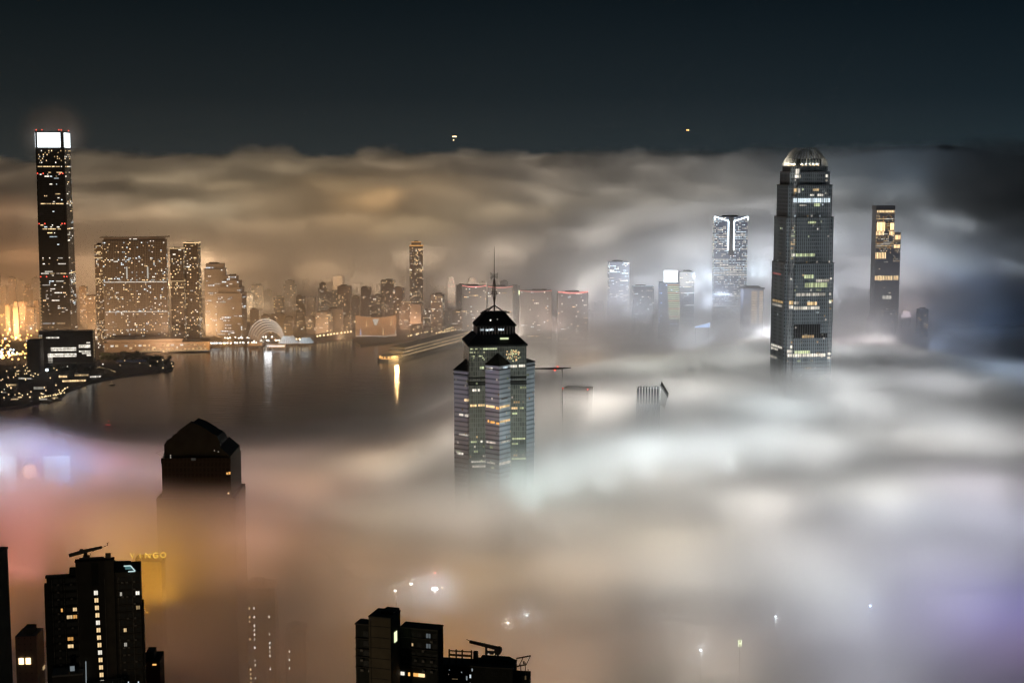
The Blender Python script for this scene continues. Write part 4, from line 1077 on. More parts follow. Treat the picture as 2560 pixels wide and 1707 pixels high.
# --- blocks in the white mist on the right
tower_at(1520, 1575, 655, 3560, 'office_tower', 'mist-veiled tower with broken white light rows, left of the blue-roofed pair', 'office tower', M['far_blue'], R(5), 36, prob=.16, cols=(WHITE, COOL), lum=(.5, 1.5), run=.7, seed=71)
tower_at(1581, 1637, 716, 3420, 'office_block', 'short blue-grey block in the mist with a crown of small white lights', 'office block', M['far_blue'], R(2), 34, prob=.06, cols=(WHITE, COOL), lum=(.5, 1.2), run=.4, top_rim=(COOL, .9, 1.4), seed=72)
t, w, d, H = tower_at(1646, 1702, 706, 3300, 'screen_tower', 'blue tower with a glowing white screen on its roof and a yellow slatted front', 'office tower', M['far_blue'], R(-4), 30, prob=.02, cols=(BLUE,), seed=73, roof=False)
mb = MB(); mb.prism(rect(-12, 19, -d / 2 - .2, -d / 2 + 6), H + .05, H + 27); mb.build('screen', M['screen'], t)
for j in range(18):
    mb = MB(); mb.k = GREEN if j % 4 else WARM; mb.l = .85; mb.box((9 + .25 * j, -d / 2 - .8, H - 6 - j * 4.5), (26, 1.4, 1.7)); mb.build('light_slat', win_mats(), t)
tower_at(1694, 1739, 680, 3450, 'office_tower', 'round-topped blue tower with slanted white light rows beside the white screen', 'office tower', M['far_blue'], R(6), 34, prob=.10, cols=(WHITE, COOL), lum=(.5, 1.3), run=.75, seed=74)
t, w, d, H = tower_at(1785, 1872, 542, 3400, 'twin_wing_tower', 'tall twin-winged tower outlined in white light fading down into the mist', 'skyscraper', M['far_blue'], 0, 30, prob=.5, cols=(WHITE, COOL), lum=(.5, .8), run=.5, fl=4, bay=3.3, fill=(.6, .42), seed=75)
for x0, z0, x1, z1 in ((-w / 2, H + .5, -7, H - 10), (w / 2, H + .5, 7, H - 10), (-6.5, H - 10, -6.5, H - 78), (6.5, H - 10, 6.5, H - 78), (-w / 2, H, -w / 2, H - 8), (w / 2, H, w / 2, H - 8)):
    mb = MB(); mb.l = 5.0; mb.tube((x0, -d / 2 - 1.4, z0), (x1, -d / 2 - 1.4, z1), 1.1); mb.build('light_tube', M['w_cool'], t)
mb = MB(); mb.prism(rect(-6, 6, -d / 2 - .9, -d / 2 - .1), H - 90, H - 1, base=True); mb.build('central_dark_panel', M['far_dark'], t)  # darker slab standing proud between the wings, in place of a recess
q = at(1882, 800, 3200)
t = thing('hotel_tower', 'warm-lit hotel tower with a flat overhanging roof just left of the silver skyscraper', 'hotel', (q.x, 3215, 3.0), R(4))
w = 46.0; H = at(1882, 722, 3200).z - 3
mb = MB(); mb.prism(rect(-w / 2, w / 2, -14, 14), 0, H); mb.build('wall', M['far_blue'], t)
mb = MB(); mb.prism(rect(-w / 2 - 3, w / 2 + 3, -17, 17), H + .02, H + 1.6, base=True); mb.prism(rect(-w / 2 + 5, w / 2 - 5, -10, 10), H + 1.62, H + 6, rect(-w / 2 + 9, w / 2 - 9, -7, 7)); mb.build('roof', M['far_dark'], t)
for j in range(20):
    for u0, u1 in ((-5, 8), (13, 21)):
        mb = MB(); mb.k = WARM; mb.l = .62 * rg.uniform(.8, 1.2); mb.box(((u0 + u1) / 2, -14.4, H - 6 - j * 3.7), (u1 - u0, .8, 1.5)); mb.build('lit_floor', win_mats(), t)
mb = MB(); mb.k = COOL; mb.l = 1.4; mb.box((6, -16, 18), (20, 1, 9)); mb.build('sign', win_mats(), t)
q = at(1756, 814, 3080)
t = thing('blue_sign', 'long slanting blue-white lit sign low in the mist', 'sign', (q.x, 3080, q.z - 5), R(10))
mb = MB(); mb.prism(rect(-17, 17, .3, 3), 0, 1.0, base=True); mb.tube((-14, 2, 0), (-14, 2, -q.z + 3), .5); mb.tube((14, 2, 0), (14, 2, -q.z + 3), .5); mb.build('frame', M['grey_metal'], t)
mb = MB(); mb.l = 1.2; mb._add([(-17, 0, 1.2), (17, 0, 1.2), (17, 0, 12), (8, 0, 9), (-17, 0, 3.4), (-17, .3, 1.2), (17, .3, 1.2), (17, .3, 12), (8, .3, 9), (-17, .3, 3.4)], [(0, 1, 2, 3, 4), (2, 1, 6, 7), (3, 2, 7, 8), (4, 3, 8, 9)]); mb.build('lit_panel', M['w_blue'], t)
# the stepped hotel far right, seen past the silver tower
q = at(2213, 800, 3350)
t = thing('stepped_hotel', 'warm-lit stepped tower right of the silver skyscraper, its foot lost in pink mist', 'hotel', (q.x, 3365, 3.0), R(6))
H = at(2204, 525, 3350).z - 3
mb = MB(); mb.prism(rect(-30, 14, -14, 14), 0, H); mb.prism(rect(14.05, 31, -12, 12), 0, H - 52); mb.build('wall', M['far_grey'], t)
mb = MB(); mb.prism(rect(-30.6, 14.6, -14.6, 14.6), H + .02, H + 10); mb.build('roof', M['far_dark'], t)
rg = random.Random(31)
for (x0, x1, z0, z1, n, L) in ((-29, 13, H - 6, H - 1, 12, 1.0), (-28, -8, H - 48, H - 28, 6, 1.5), (4, 13, H - 46, H - 30, 3, 1.6), (-30, -10, H - 58, H - 49, 6, .9), (2, 16, H - 58, H - 49, 4, .9), (16, 30, H - 68, H - 58, 5, 1.0), (15, 29, H - 88, H - 80, 5, 1.0), (-30, -4, H - 112, H - 98, 7, 1.0), (-30, 28, H - 162, H - 152, 15, .8), (-10, 12, H - 206, H - 198, 6, .5)):
    for i in range(n):
        mb = MB(); mb.k = WARM if L > .6 else WHITE; mb.l = 1.9 * L * rg.uniform(.7, 1.2); x = x0 + (x1 - x0) * (i + .5) / n
        mb.box((x, -14.7 if x < 14 else -12.7, (z0 + z1) / 2), ((x1 - x0) / n * .45, .8, z1 - z0)); mb.build('light_bar', win_mats(), t)
mb = MB(); scatter(mb, (-30, -14), (14, -14), H - 100, H - 7, 24, 14, .55, [WARM, AMBER, WARM, WHITE], rg, (.2, .9), (.6, .5), .3); scatter(mb, (14, -12), (31, -12), H - 120, H - 54, 16, 6, .4, [WARM, WHITE], rg, (.2, .7), (.6, .5), .3)
scatter(mb, (-30, -14), (14, -14), 30, H - 110, 40, 14, .03, [WARM, WHITE], rg, (.3, 1), (.6, .5), .3)
mb.build('lit_window', win_mats(), t, kind='stuff')

# --- everyday blocks in the haze
rg = random.Random(77)
ordn = ['first', 'second', 'third', 'fourth', 'fifth', 'sixth', 'seventh', 'eighth', 'ninth', 'tenth', 'eleventh', 'twelfth', 'thirteenth', 'fourteenth', 'fifteenth', 'sixteenth', 'seventeenth', 'eighteenth', 'nineteenth', 'twentieth', 'twenty-first', 'twenty-second']
def block_row(x0, x1, n, ytop, Y0, Y1, where, wall_keys, prob, cols, lum, wpx=(18, 40), group=None):
    xs = [x0 + (x1 - x0) * (i + .5) / n for i in range(n)]
    for i, x in enumerate(xs):
        w = rg.uniform(*wpx); Y = rg.uniform(Y0, Y1); yt = rg.uniform(*ytop)
        key = rg.choice(wall_keys); p = prob * rg.choice([.3, .7, 1, 1.5])
        tower_at(x - w / 2, x + w / 2, yt, Y, 'tower_block', 'hazy block, %s from left %s' % (ordn[i], where), 'tower block', M[key], R(rg.uniform(-14, 14)), None, group, prob=p, cols=cols, lum=lum, seed=int(x * 7 + Y), bay=rg.choice([2.8, 3.4, 4.2]), fl=rg.choice([3.1, 3.5]), top_rim=(WARM, .6, 1.2) if rg.random() < .12 else None,
                 steps=[(0, .86, 1.0), (.86, 1, .7)] if rg.random() < .3 else None)
ws = (WARM, WARM, WHITE, WARM)
block_row(-40, 96, 7, (690, 740), 3700, 4300, 'in the orange haze left of the tallest tower', ['far_tan', 'far_grey'], .14, ws, (.3, 1.0), (14, 30), 'blocks left of the tallest tower')
block_row(10, 100, 5, (752, 785), 3350, 3600, 'in the low row left of the tallest tower', ['far_tan'], .2, ws, (.3, 1.2), (16, 30), 'low blocks left of the tallest tower')
block_row(196, 238, 2, (700, 745), 3500, 3700, 'between the tallest tower and the wide slab', ['far_tan'], .2, ws, (.3, 1.0), (20, 30), 'blocks in the gap by the tallest tower')
block_row(600, 1010, 15, (700, 745), 3600, 4100, 'in the front row past the terraced block', ['far_tan', 'far_grey', 'far_dark'], .16, ws, (.35, 1.3), (22, 40), 'front row of hazy blocks')
block_row(590, 1020, 16, (690, 720), 4300, 5200, 'in the back row past the terraced block', ['far_tan', 'far_grey'], .18, ws, (.4, 1.3), (16, 30), 'back row of hazy blocks')
block_row(620, 880, 9, (772, 800), 3380, 3520, 'in the low row behind the white canopies', ['far_tan', 'far_grey'], .2, ws, (.3, 1.1), (24, 44), 'low blocks behind the canopies')
block_row(1000, 1160, 6, (730, 790), 3420, 3700, 'between the concert hall and the antenna mast', ['far_tan', 'far_grey'], .2, (WARM, WHITE, WHITE), (.3, 1.1), (22, 36), 'blocks between the hall and the mast')
block_row(1060, 1300, 9, (692, 725), 3900, 4700, 'in the pinkish row behind the antenna mast', ['far_grey', 'far_tan'], .16, (WARM, WHITE, PINK), (.3, 1.1), (20, 36), 'blocks behind the mast')
block_row(1300, 1520, 7, (755, 800), 3450, 3800, 'in the grey mist below the red neon roofs', ['far_grey', 'far_blue'], .08, (WHITE, COOL), (.3, .9), (26, 50), 'blocks below the neon roofs')
block_row(1480, 1800, 9, (725, 790), 3350, 3800, 'in the blue-white mist left of the flat-roofed hotel', ['far_blue'], .12, (WHITE, COOL, BLUE), (.4, 1.2), (22, 44), 'blocks in the white mist')
block_row(2120, 2330, 5, (770, 815), 3250, 3600, 'at the foot of the far stepped hotel', ['far_blue', 'far_grey'], .08, (WHITE, WARM), (.4, 1.1), (26, 44), 'blocks at the foot of the stepped hotel')

# ------------------------------------------------------------------ street lamps, boats and small lights on the far shore
def lamp_proto(label, group, mat_key, lum, r=1.1, h=9):
    t = thing('street_lamp', label, 'street lamp', (0, 0, 0), 0, group)
    mb = MB(); mb.tube((0, 0, 0), (0, 0, h), .18, .12, n=5); mb.build('pole', M['grey_metal'], t)
    mb = MB(); mb.ball((0, 0, h), r, 6, 4); mb.lum = [lum] * len(mb.f); mb.build('globe', M[mat_key], t)
    return t
def lamp_row(proto, pts, z=3.0, jit=2.0):
    for i, (x, y) in enumerate(pts):
        loc = (x + rg.uniform(-jit, jit), y + rg.uniform(-jit, jit), z)
        if not proto.get('_used'): proto.location = loc; proto['_used'] = 1
        else:
            o = dup(proto, loc)
def along(p, q, n): return [(p[0] + (q[0] - p[0]) * i / max(1, n - 1), p[1] + (q[1] - p[1]) * i / max(1, n - 1)) for i in range(n)]
lp = lamp_proto('pale street lamp along the promenade by the white canopies', 'promenade lamps by the canopies', 'w_white', 4.5, 1.5)
lamp_row(lp, along(shore(505, 868), shore(640, 866), 26), jit=3); lamp_row(lp, along(shore(640, 862), shore(770, 858), 22), jit=5); lamp_row(lp, along(shore(560, 854), shore(680, 852), 20), jit=12)
lq = lamp_proto('warm street lamp along the promenade left of the concert hall', 'promenade lamps by the hall', 'w_warm', 4.5, 1.8)
lamp_row(lq, along(shore(793, 850), shore(878, 838), 11), jit=1.5); lamp_row(lq, along(shore(730, 858), shore(775, 855), 6)); lamp_row(lq, along(shore(855, 815), shore(898, 812), 6), jit=4)
lo = lamp_proto('amber street lamp on the glowing road junction at the far left', 'lamps of the road junction', 'w_amber', 6.0, 1.8, 12)
lamp_row(lo, [shore(rg.uniform(-20, 72), rg.uniform(845, 902), 12) for _ in range(46)], jit=3); lamp_row(lo, along(shore(-10, 800), shore(96, 792), 16), jit=6); lamp_row(lo, along(shore(-10, 905), shore(76, 897), 14)); lamp_row(lo, [shore(rg.uniform(-20, 95), rg.uniform(780, 845), 12) for _ in range(26)], jit=6)
lw = lamp_proto('bright white floodlight on the glowing road junction at the far left', 'floodlights of the road junction', 'w_cool', 4.0, 1.9, 14)
lamp_row(lw, [shore(rg.uniform(0, 48), rg.uniform(876, 900), 14) for _ in range(15)]); lamp_row(lw, [shore(x, y, 14) for x, y in ((27, 825), (76, 824), (67, 856), (12, 850), (40, 848))])
ld = lamp_proto('small lamp on the dark headland by the boats at left', 'lamps of the dark headland', 'w_warm', 2.6, 1.0, 6)
lamp_row(ld, [shore(rg.uniform(0, 150), rg.uniform(915, 1000), 6) for _ in range(60)]); lamp_row(ld, along(shore(100, 1003), shore(160, 990), 12), jit=1); lamp_row(ld, along(shore(150, 988), shore(168, 976), 6))
lamp_row(ld, [shore(x, y, 6) for x, y in ((311, 905), (407, 903), (407, 923), (428, 912), (395, 907), (350, 911), (432, 919), (376, 918), (300, 917))], jit=1)
lm = lamp_proto('warm lamp in the square before the lit waterfront block', 'lamps before the waterfront block', 'w_white', 2.6, 1.2, 7)
lamp_row(lm, [shore(rg.uniform(120, 265), rg.uniform(908, 922), 6) for _ in range(22)]); lamp_row(lm, [shore(rg.uniform(238, 262), rg.uniform(830, 872), 8) for _ in range(14)])
lb = lamp_proto('bluish lamp along the waterfront under the white mist', 'lamps under the white mist', 'w_cool', 3.0, 1.3, 9)
lamp_row(lb, along(shore(1560, 752), shore(1590, 748), 8), jit=3, z=14); lamp_row(lb, [shore(rg.uniform(1480, 1850), rg.uniform(795, 826), 8) for _ in range(24)])
lt = lamp_proto('lamp on the waterfront road behind the pier terminal', 'lamps behind the pier', 'w_warm', 3.0, 1.4, 9)
lamp_row(lt, along(shore(1090, 842), shore(1160, 830), 14)); lamp_row(lt, along(shore(1020, 850), shore(1075, 838), 10), jit=5); lamp_row(lt, along(shore(1100, 838), shore(1130, 828), 8), jit=4)

# low lit sheds and canopies of the headland
def shed(px, py, w, d, h, label, rz=0.0, lum=.9, c=WARM, Lroof=0.0):
    x, y = shore(px, py); t = thing('waterfront_shed', label, 'shed', (x, y, 3.0), rz)
    mb = MB(); mb.prism(rect(-w / 2, w / 2, -d / 2, d / 2), 0, h); mb.build('wall', M['far_tan'], t)
    mb = MB(); mb.prism(rect(-w / 2 - .8, w / 2 + .8, -d / 2 - .8, d / 2 + .8), h + .02, h + .6, rect(-w / 2, w / 2, -d / 4, d / 4), base=True); mb.build('roof', M['far_grey'], t)
    mb = MB(); n = max(2, int(w / 4))
    for i in range(n): mb.k = c; mb.l = lum * rg.uniform(.5, 1.3); mb.box((-w / 2 + w * (i + .5) / n, -d / 2 - .2, h * .55), (w / n * .85, .4, h * .5))
    mb.build('lit_front', win_mats(), t); return t
shed(186, 955, 42, 12, 6, 'long warm-lit shed on the quay below the lit waterfront block', R(12), 1.5)
shed(238, 944, 20, 10, 5, 'small lit shed on the quay tip below the lit waterfront block', R(20), 1.2, WHITE)
shed(205, 941, 26, 10, 6, 'lit shed set back behind the long warm-lit shed', R(8), .8)
shed(160, 945, 16, 12, 7, 'round-shouldered lit kiosk left of the long warm-lit shed', R(0), 1.3)
shed(65, 948, 26, 8, 4, 'low shed with one white lit front on the dark headland', R(-8), .9, WHITE)
shed(100, 975, 20, 8, 8, 'dark shed with a grey lit front near the headland shore', R(0), .35, WHITE)
shed(30, 965, 18, 8, 5, 'small lit shed among the lamps of the dark headland', R(4), .8)
shed(330, 905, 60, 22, 7, 'dark low shed with a blue-lit end beside the wide slab', R(9), .05, BLUE)
shed(520, 862, 60, 14, 8, 'white-lit quayside shed left of the white canopies', R(6), 1.2, COOL)
shed(690, 868, 40, 10, 6, 'blue-white lit kiosk row in front of the ribbed shell', R(3), 1.3, COOL)
shed(805, 826, 70, 16, 8, 'long low lit hall right of the white canopies', R(3), .7, WHITE)
shed(1085, 850, 60, 12, 7, 'blue-white lit ferry pier beside the pier terminal', R(20), 1.0, COOL)
shed(650, 806, 90, 12, 12, 'long lit strip building behind the ribbed shell', R(2), .6, WARM)
x, y = shore(262, 932)
t = thing('curved_canopy', 'white curved glowing canopy at the quay tip', 'canopy', (x, y, 3), R(10))
for k in range(2):
    mb = MB(); n = 10
    for i in range(n):
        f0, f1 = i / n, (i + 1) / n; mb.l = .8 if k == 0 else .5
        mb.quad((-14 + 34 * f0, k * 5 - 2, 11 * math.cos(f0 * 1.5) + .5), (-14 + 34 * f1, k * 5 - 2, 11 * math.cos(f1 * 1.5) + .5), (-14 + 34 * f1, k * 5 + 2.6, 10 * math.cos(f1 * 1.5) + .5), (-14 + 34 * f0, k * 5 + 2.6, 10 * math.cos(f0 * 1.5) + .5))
    mb.build('canopy_roof', M['w_warm'], t)  # roof sheets glow by themselves in place of light from below
mb = MB()
for u in (-12, 0, 12): mb.tube((u, 2, 0), (u, 2, 6), .3)
mb.build('post', M['grey_metal'], t)
x, y = shore(118, 941)
t = thing('floodlight_mast', 'dazzling blue-white floodlight mast on the quay left of the long lit shed', 'floodlight', (x, y, 3), 0)
mb = MB(); mb.tube((0, 0, 0), (0, 0, 11), .4); mb.build('mast', M['grey_metal'], t)
mb = MB(); mb.ball((0, 0, 12.5), 2.4); mb.build('lamp_head', glow('floodlight_lamp', (.75, .9, 1.0), 9.0, True), t)

def boat(px, py, Ln, label, rz, lum, c=WARM, dark=False):
    x, y = shore(px, py, 0); b = thing('harbour_boat', label, 'boat', (x, y, 0), rz, 'boats moored off the headland')
    mb = MB(); h = Ln * .11
    pl = [(-Ln / 2, -Ln * .12), (Ln * .3, -Ln * .13), (Ln / 2, 0), (Ln * .3, Ln * .13), (-Ln / 2, Ln * .12)]
    mb.prism([(p_[0] * .94, p_[1] * .8) for p_ in pl], -.3, h, pl); mb.build('hull', M['hull_dark'] if dark else M['hull'], b)
    mb = MB(); mb.prism(rect(-Ln * .35, Ln * .18, -Ln * .085, Ln * .085), h + .02, h + Ln * .13); mb.prism(rect(-Ln * .2, Ln * .08, -Ln * .06, Ln * .06), h + Ln * .13 + .02, h + Ln * .2); mb.build('cabin', M['hull'], b)
    mb = MB(); mb.k = c; mb.l = lum
    for s_ in (-1, 1):
        for i in range(4): mb.box((-Ln * .28 + i * Ln * .13, s_ * (Ln * .085 + .12), h + Ln * .07), (Ln * .08, .2, Ln * .06))
    mb.build('cabin_window', win_mats(), b)
    mb = MB(); mb.tube((-Ln * .05, 0, h + Ln * .2), (-Ln * .05, 0, h + Ln * .42), .15); mb.build('mast', M['grey_metal'], b)
    mb = MB(); mb.k = c; mb.ball((-Ln * .05, 0, h + Ln * .42), .6, 6, 4); mb.lum = [lum * 2.5] * len(mb.f); mb.build('mast_lamp', win_mats(), b)
    return b
boat(40, 1003, 22, 'moored boat with a low row of warm cabin lights, nearest the left edge', R(8), 1.4)
boat(52, 998, 18, 'moored boat tucked behind the warm-lit boat at the left edge', R(-10), .8)
boat(78, 1002, 14, 'short moored boat with one bright mast lamp off the headland', R(30), 1.2)
boat(112, 1004, 26, 'long moored boat under the row of quay lamps', R(6), 1.0, WHITE)
boat(140, 999, 20, 'moored boat at the right end of the row of quay lamps', R(12), .9)
boat(12, 985, 16, 'small moored boat with white cabin lights close to the left edge', R(0), 1.3, WHITE)
boat(280, 962, 12, 'tiny boat alone on dark water off the quay tip', R(15), .5, dark=True)
b = boat(273, 1066, 16, 'small red-lit boat crossing the open dark harbour', R(-12), 2.0, RED, True); b['group'] = ''
del b['group']
# trees of the waterfront park, dark mounds before the podium
def park_tree_proto():
    t = thing('park_tree', 'dark round-crowned tree in the waterfront park before the podium', 'tree', (0, 0, 0), 0, 'park trees before the podium')
    mb = MB(); mb.tube((0, 0, 0), (0, 0, 6), .5, .3); mb.tube((0, 0, 4), (1.8, .6, 8), .25, .1); mb.tube((0, 0, 4.5), (-1.5, -.8, 8.5), .25, .1); mb.build('trunk', M['bark'], t)
    mb = MB(); r2 = random.Random(1)
    for i in range(170):
        a, b_, c = r2.gauss(0, 2.2), r2.gauss(0, 2.2), 8.5 + r2.gauss(0, 1.7); s_ = r2.uniform(.5, 1.1)
        n1 = Vector((r2.gauss(0, 1), r2.gauss(0, 1), r2.gauss(0, 1))).normalized(); u_ = n1.orthogonal().normalized() * s_; v_ = n1.cross(u_)
        p_ = Vector((a, b_, c)); mb.quad(p_ - u_, p_ - v_, p_ + u_, p_ + v_)
    mb.build('crown', M['leaf'], t); return t
pt = park_tree_proto()
pts = [shore(rg.uniform(250, 360), rg.uniform(886, 905), 6) for _ in range(34)] + [shore(rg.uniform(360, 425), rg.uniform(898, 918), 6) for _ in range(16)] + [shore(rg.uniform(120, 240), rg.uniform(918, 936), 6) for _ in range(22)]
for i, (x, y) in enumerate(pts):
    o = pt if i == 0 else dup(pt, (x, y, 3), rg.uniform(0, 6))
    o.location = (x, y, 3); o.scale = (1, 1, 1)
# aircraft in the night sky
def aircraft(px, py, Y, label, rz, lums):
    q = at(px, py, Y); t = thing('aircraft', label, 'aircraft', q, rz)
    mb = MB(); mb.tube((0, -16, 0), (0, 12, 0), 1.7, 1.6, 8); mb.tube((0, 12, 0), (0, 20, 1), 1.6, .3, 8); mb.tube((0, -16, 0), (0, -19, 0), 1.6, .4, 8); mb.build('fuselage', M['hull'], t)
    for s_ in (-1, 1):
        mb = MB(); mb.prism([(0, -3), (s_ * 17, 5), (s_ * 17, 7), (0, 4)][::s_], -.5, -.1, base=True); mb.build('wing', M['hull'], t)
    mb = MB(); mb.prism([(-.2, 15), (.2, 15), (.2, 20), (-.2, 20)], 1, 6, [(-.2, 18), (.2, 18), (.2, 20.5), (-.2, 20.5)]); mb.prism([(-6, 18), (6, 18), (5, 20), (-5, 20)], 1.2, 1.5, base=True); mb.build('tail', M['hull'], t)
    for x, y, z, L, r in lums:
        mb = MB(); mb.k = AMBER if len(lums) < 3 else WARM; mb.ball((x, y, z), r, 6, 4); mb.lum = [L] * len(mb.f); mb.build('landing_light', win_mats(), t)
aircraft(1136, 342, 7000, 'distant aircraft showing a row of warm lights, nearest the middle of the sky', R(5), ((-8, -20, 0, 6, 2.6), (-1, -20, 0, 6, 2.6), (6, -20, 0, 6, 2.8), (-5, -20, -17, 5, 2.2)))
aircraft(1722, 326, 8000, 'distant aircraft showing a single amber light, right of the other', R(-20), ((-6, -20, 0, 4, 3.0), (2, -20, 0, 5, 3.4)))
# ------------------------------------------------------------------ the residential towers in front
def window_set(parent, kind_wall_y, specs, wmat_dark, shared):
    """framed windows: specs = (x, y, z, w, h, colour or None, brightness)"""
    for x, y, z, w, h, c, L in specs:
        key = (round(w, 2), round(h, 2))
        if key not in shared:
            fr = MB(); t_ = .09
            fr.box((0, -.06, h / 2), (w + .18, .16, t_)); fr.box((0, -.06, -h / 2), (w + .18, .2, t_)); fr.box((-w / 2, -.06, 0), (t_, .16, h)); fr.box((w / 2, -.06, 0), (t_, .16, h)); fr.box((w * .08, -.06, 0), (.06, .14, h))
            o = fr.build('window', M['black_metal']); shared[key] = o.data; bpy.data.objects.remove(o)
        fo = bpy.data.objects.new('window', shared[key]); COL.objects.link(fo); fo.parent = parent; fo.location = (x, y, z)
        pm = MB()
        if c is not None:
            n = 3
            for i in range(n):
                pm.k = c; pm.l = L * (1, .75, .9)[i] if w > .9 else L
                pm.box((-w / 2 + w * (i + .5) / n, -.03, (.0 if i != 1 else h * .02)), (w / n * .97, .04, h * (.96 if i != 1 else .92)))
            po = pm.build('pane', win_mats(), fo)
        else:
            pm.box((0, -.03, 0), (w, .04, h)); po = pm.build('pane', M['pane_dark'], fo)
SH = {}
AX, AY = at(227.5, 1400, 560).x, 560.0; AB = 78.0
def nz(y): return at(227.5, 1350 + y / 4.393, 560).z - AB
def nx(x): return (x - 560) * .0352
apt = thing('apartment_building', 'near dark apartment tower at lower left with a column of lit stair windows', 'apartment building', (AX, AY, AB), R(13))
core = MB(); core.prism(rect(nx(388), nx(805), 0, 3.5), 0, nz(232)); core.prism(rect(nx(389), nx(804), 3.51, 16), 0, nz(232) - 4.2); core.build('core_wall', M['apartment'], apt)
mb = MB(); mb.prism(rect(nx(388) - .25, nx(805) + .25, -.25, 3.6), nz(232) + .01, nz(222), base=True); mb.build('parapet', M['apartment_dark'], apt)
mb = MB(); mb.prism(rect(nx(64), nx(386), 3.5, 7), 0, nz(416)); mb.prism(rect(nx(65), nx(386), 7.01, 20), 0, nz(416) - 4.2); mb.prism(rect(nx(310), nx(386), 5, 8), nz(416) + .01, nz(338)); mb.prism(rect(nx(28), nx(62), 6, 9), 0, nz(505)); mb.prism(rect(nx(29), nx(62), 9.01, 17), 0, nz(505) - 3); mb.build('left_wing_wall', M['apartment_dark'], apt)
mb = MB(); mb.prism(rect(nx(64) - .5, nx(310), 3.1, 7.2), nz(416) + .01, nz(402), base=True); mb.build('left_wing_cornice', M['apartment_dark'], apt)
mb = MB()
for x in range(80, 300, 24): mb.tube((nx(x), 3.3, nz(402)), (nx(x), 3.3, nz(380)), .03, n=4)
mb.tube((nx(80), 3.3, nz(380)), (nx(300), 3.3, nz(380)), .04, n=4); mb.build('roof_railing', M['grey_metal'], apt, kind='stuff')
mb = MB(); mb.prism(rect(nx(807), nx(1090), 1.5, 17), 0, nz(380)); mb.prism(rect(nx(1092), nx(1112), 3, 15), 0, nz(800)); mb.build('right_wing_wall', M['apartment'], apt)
mb = MB()                                           # mansard roof of the right wing, hipped towards the right
x0, x1 = nx(807), nx(1098)
mb._add([(x0, .9, nz(378)), (x1, .9, nz(374)), (x1, 17.5, nz(374) - 5), (x0, 17.5, nz(378) - 5), (x0, 3.4, nz(272)), (nx(985), 3.4, nz(278)), (nx(985), 4.4, nz(278)), (x0, 4.4, nz(272)), ], [(0, 1, 5, 4), (1, 2, 6, 5), (2, 3, 7, 6), (4, 5, 6, 7), (3, 0, 4, 7), (3, 2, 1, 0)])
mb.build('mansard_roof', M['slate'], apt)
def mans(x, y):                                     # a point on the front slope of the mansard
    t = (378 - y) / (378 - 275); return (nx(x), .9 + 2.5 * t - .15, nz(y))
mb = MB(); p = [mans(930, 352), mans(1000, 352), mans(985, 322), mans(922, 322)]; mb.l = .35; mb.k = 0
mb.quad(*p); mb.build('skylight_pane', glow('pool_light', (.35, .85, .9), .55), apt)
mb = MB(); mb.l = .8
for q0, q1 in (((912, 318), (985, 318)), ((985, 318), (1036, 372)), ((960, 372), (1036, 372))):
    a_, b_ = Vector(mans(*q0)), Vector(mans(*q1)); mb.tube(a_ - Vector((0, .15, 0)), b_ - Vector((0, .15, 0)), .24, n=5)
mb.build('skylight_frame', glow('skylight_glow', (.7, .95, .95), 1.0), apt)
mb = MB(); mb.prism(rect(nx(560), nx(635), -.06, -.005), nz(500), nz(250), base=True); mb.build('recess_shade_panel', M['apartment_dark'], apt)  # flat dark panel on the wall, the recess's shade put into its colour
specs = []
for i in range(13): specs.append((nx(601 + 5.2 * i * .55), 0, nz(578 + 82 * i), 1.5, 1.85, WARM if i % 4 else WHITE, 1.15 - .03 * (i % 3)))
window_set(apt, 0, specs, None, SH)
rgn = random.Random(4)
specs = []
litL = {(218, 4): (AMBER, 1.1), (395, 4): (WARM, 1.0), (300, 5): (WARM, .8), (395, 5): (AMBER, .8), (300, 8): (AMBER, .7), (300, 9): (WARM, 1.1)}
for j in range(14):
    for x in (160, 218, 300, 360):
        c = litL.get((x, j)) or litL.get((395, j) if x == 360 else None)
        w = {160: 1.3, 218: .7, 300: 2.2, 360: 1.5}[x]
        specs.append((nx(x), 3.5, nz(452 + 80 * j), w, 1.5, c[0] if c else None, c[1] if c else 0))
litR = {(872, 2): (WHITE, .5), (1055, 2): (WHITE, 1.3), (1055, 4): (WARM, .35), (905, 7): (WARM, .9), (905, 9): (WHITE, .45)}
for j in range(14):
    for x in (872, 905, 968, 1055):
        c = litR.get((x, j)); specs.append((nx(x), 1.5, nz(460 + 80 * j), {872: .8, 905: 1.1, 968: 1.5, 1055: 1.5}[x], 1.6, c[0] if c else None, c[1] if c else 0))
window_set(apt, 0, specs, None, SH)
for j in range(15):                                 # floor ledges on the two wings
    mb = MB(); mb.box(((nx(64) + nx(386)) / 2, 3.3, nz(492 + 80 * j)), (nx(386) - nx(64), .35, .18)); mb.build('floor_ledge', M['apartment_dark'], apt)
    mb = MB(); mb.box(((nx(807) + nx(1090)) / 2, 1.35, nz(500 + 80 * j)), (nx(1090) - nx(807), .28, .16)); mb.build('floor_ledge', M['apartment'], apt)
for j in range(3):
    for x in (735, 765):
        mb = MB(); mb.box((nx(x), -.02, nz(345 + j * 6)), (.5, .06, .9)); mb.build('vent', M['black_metal'], apt)
acm = MB(); acm.box((0, -.35, 0), (.85, .6, .6)); acm.box((0, -.35, -.36), (.95, .7, .06)); ac0 = acm.build('air_conditioner', M['concrete']); acd = ac0.data; bpy.data.objects.remove(ac0)
def ac_unit(par, x, y, z): o = bpy.data.objects.new('air_conditioner', acd); COL.objects.link(o); o.parent = par; o.location = (x, y, z)
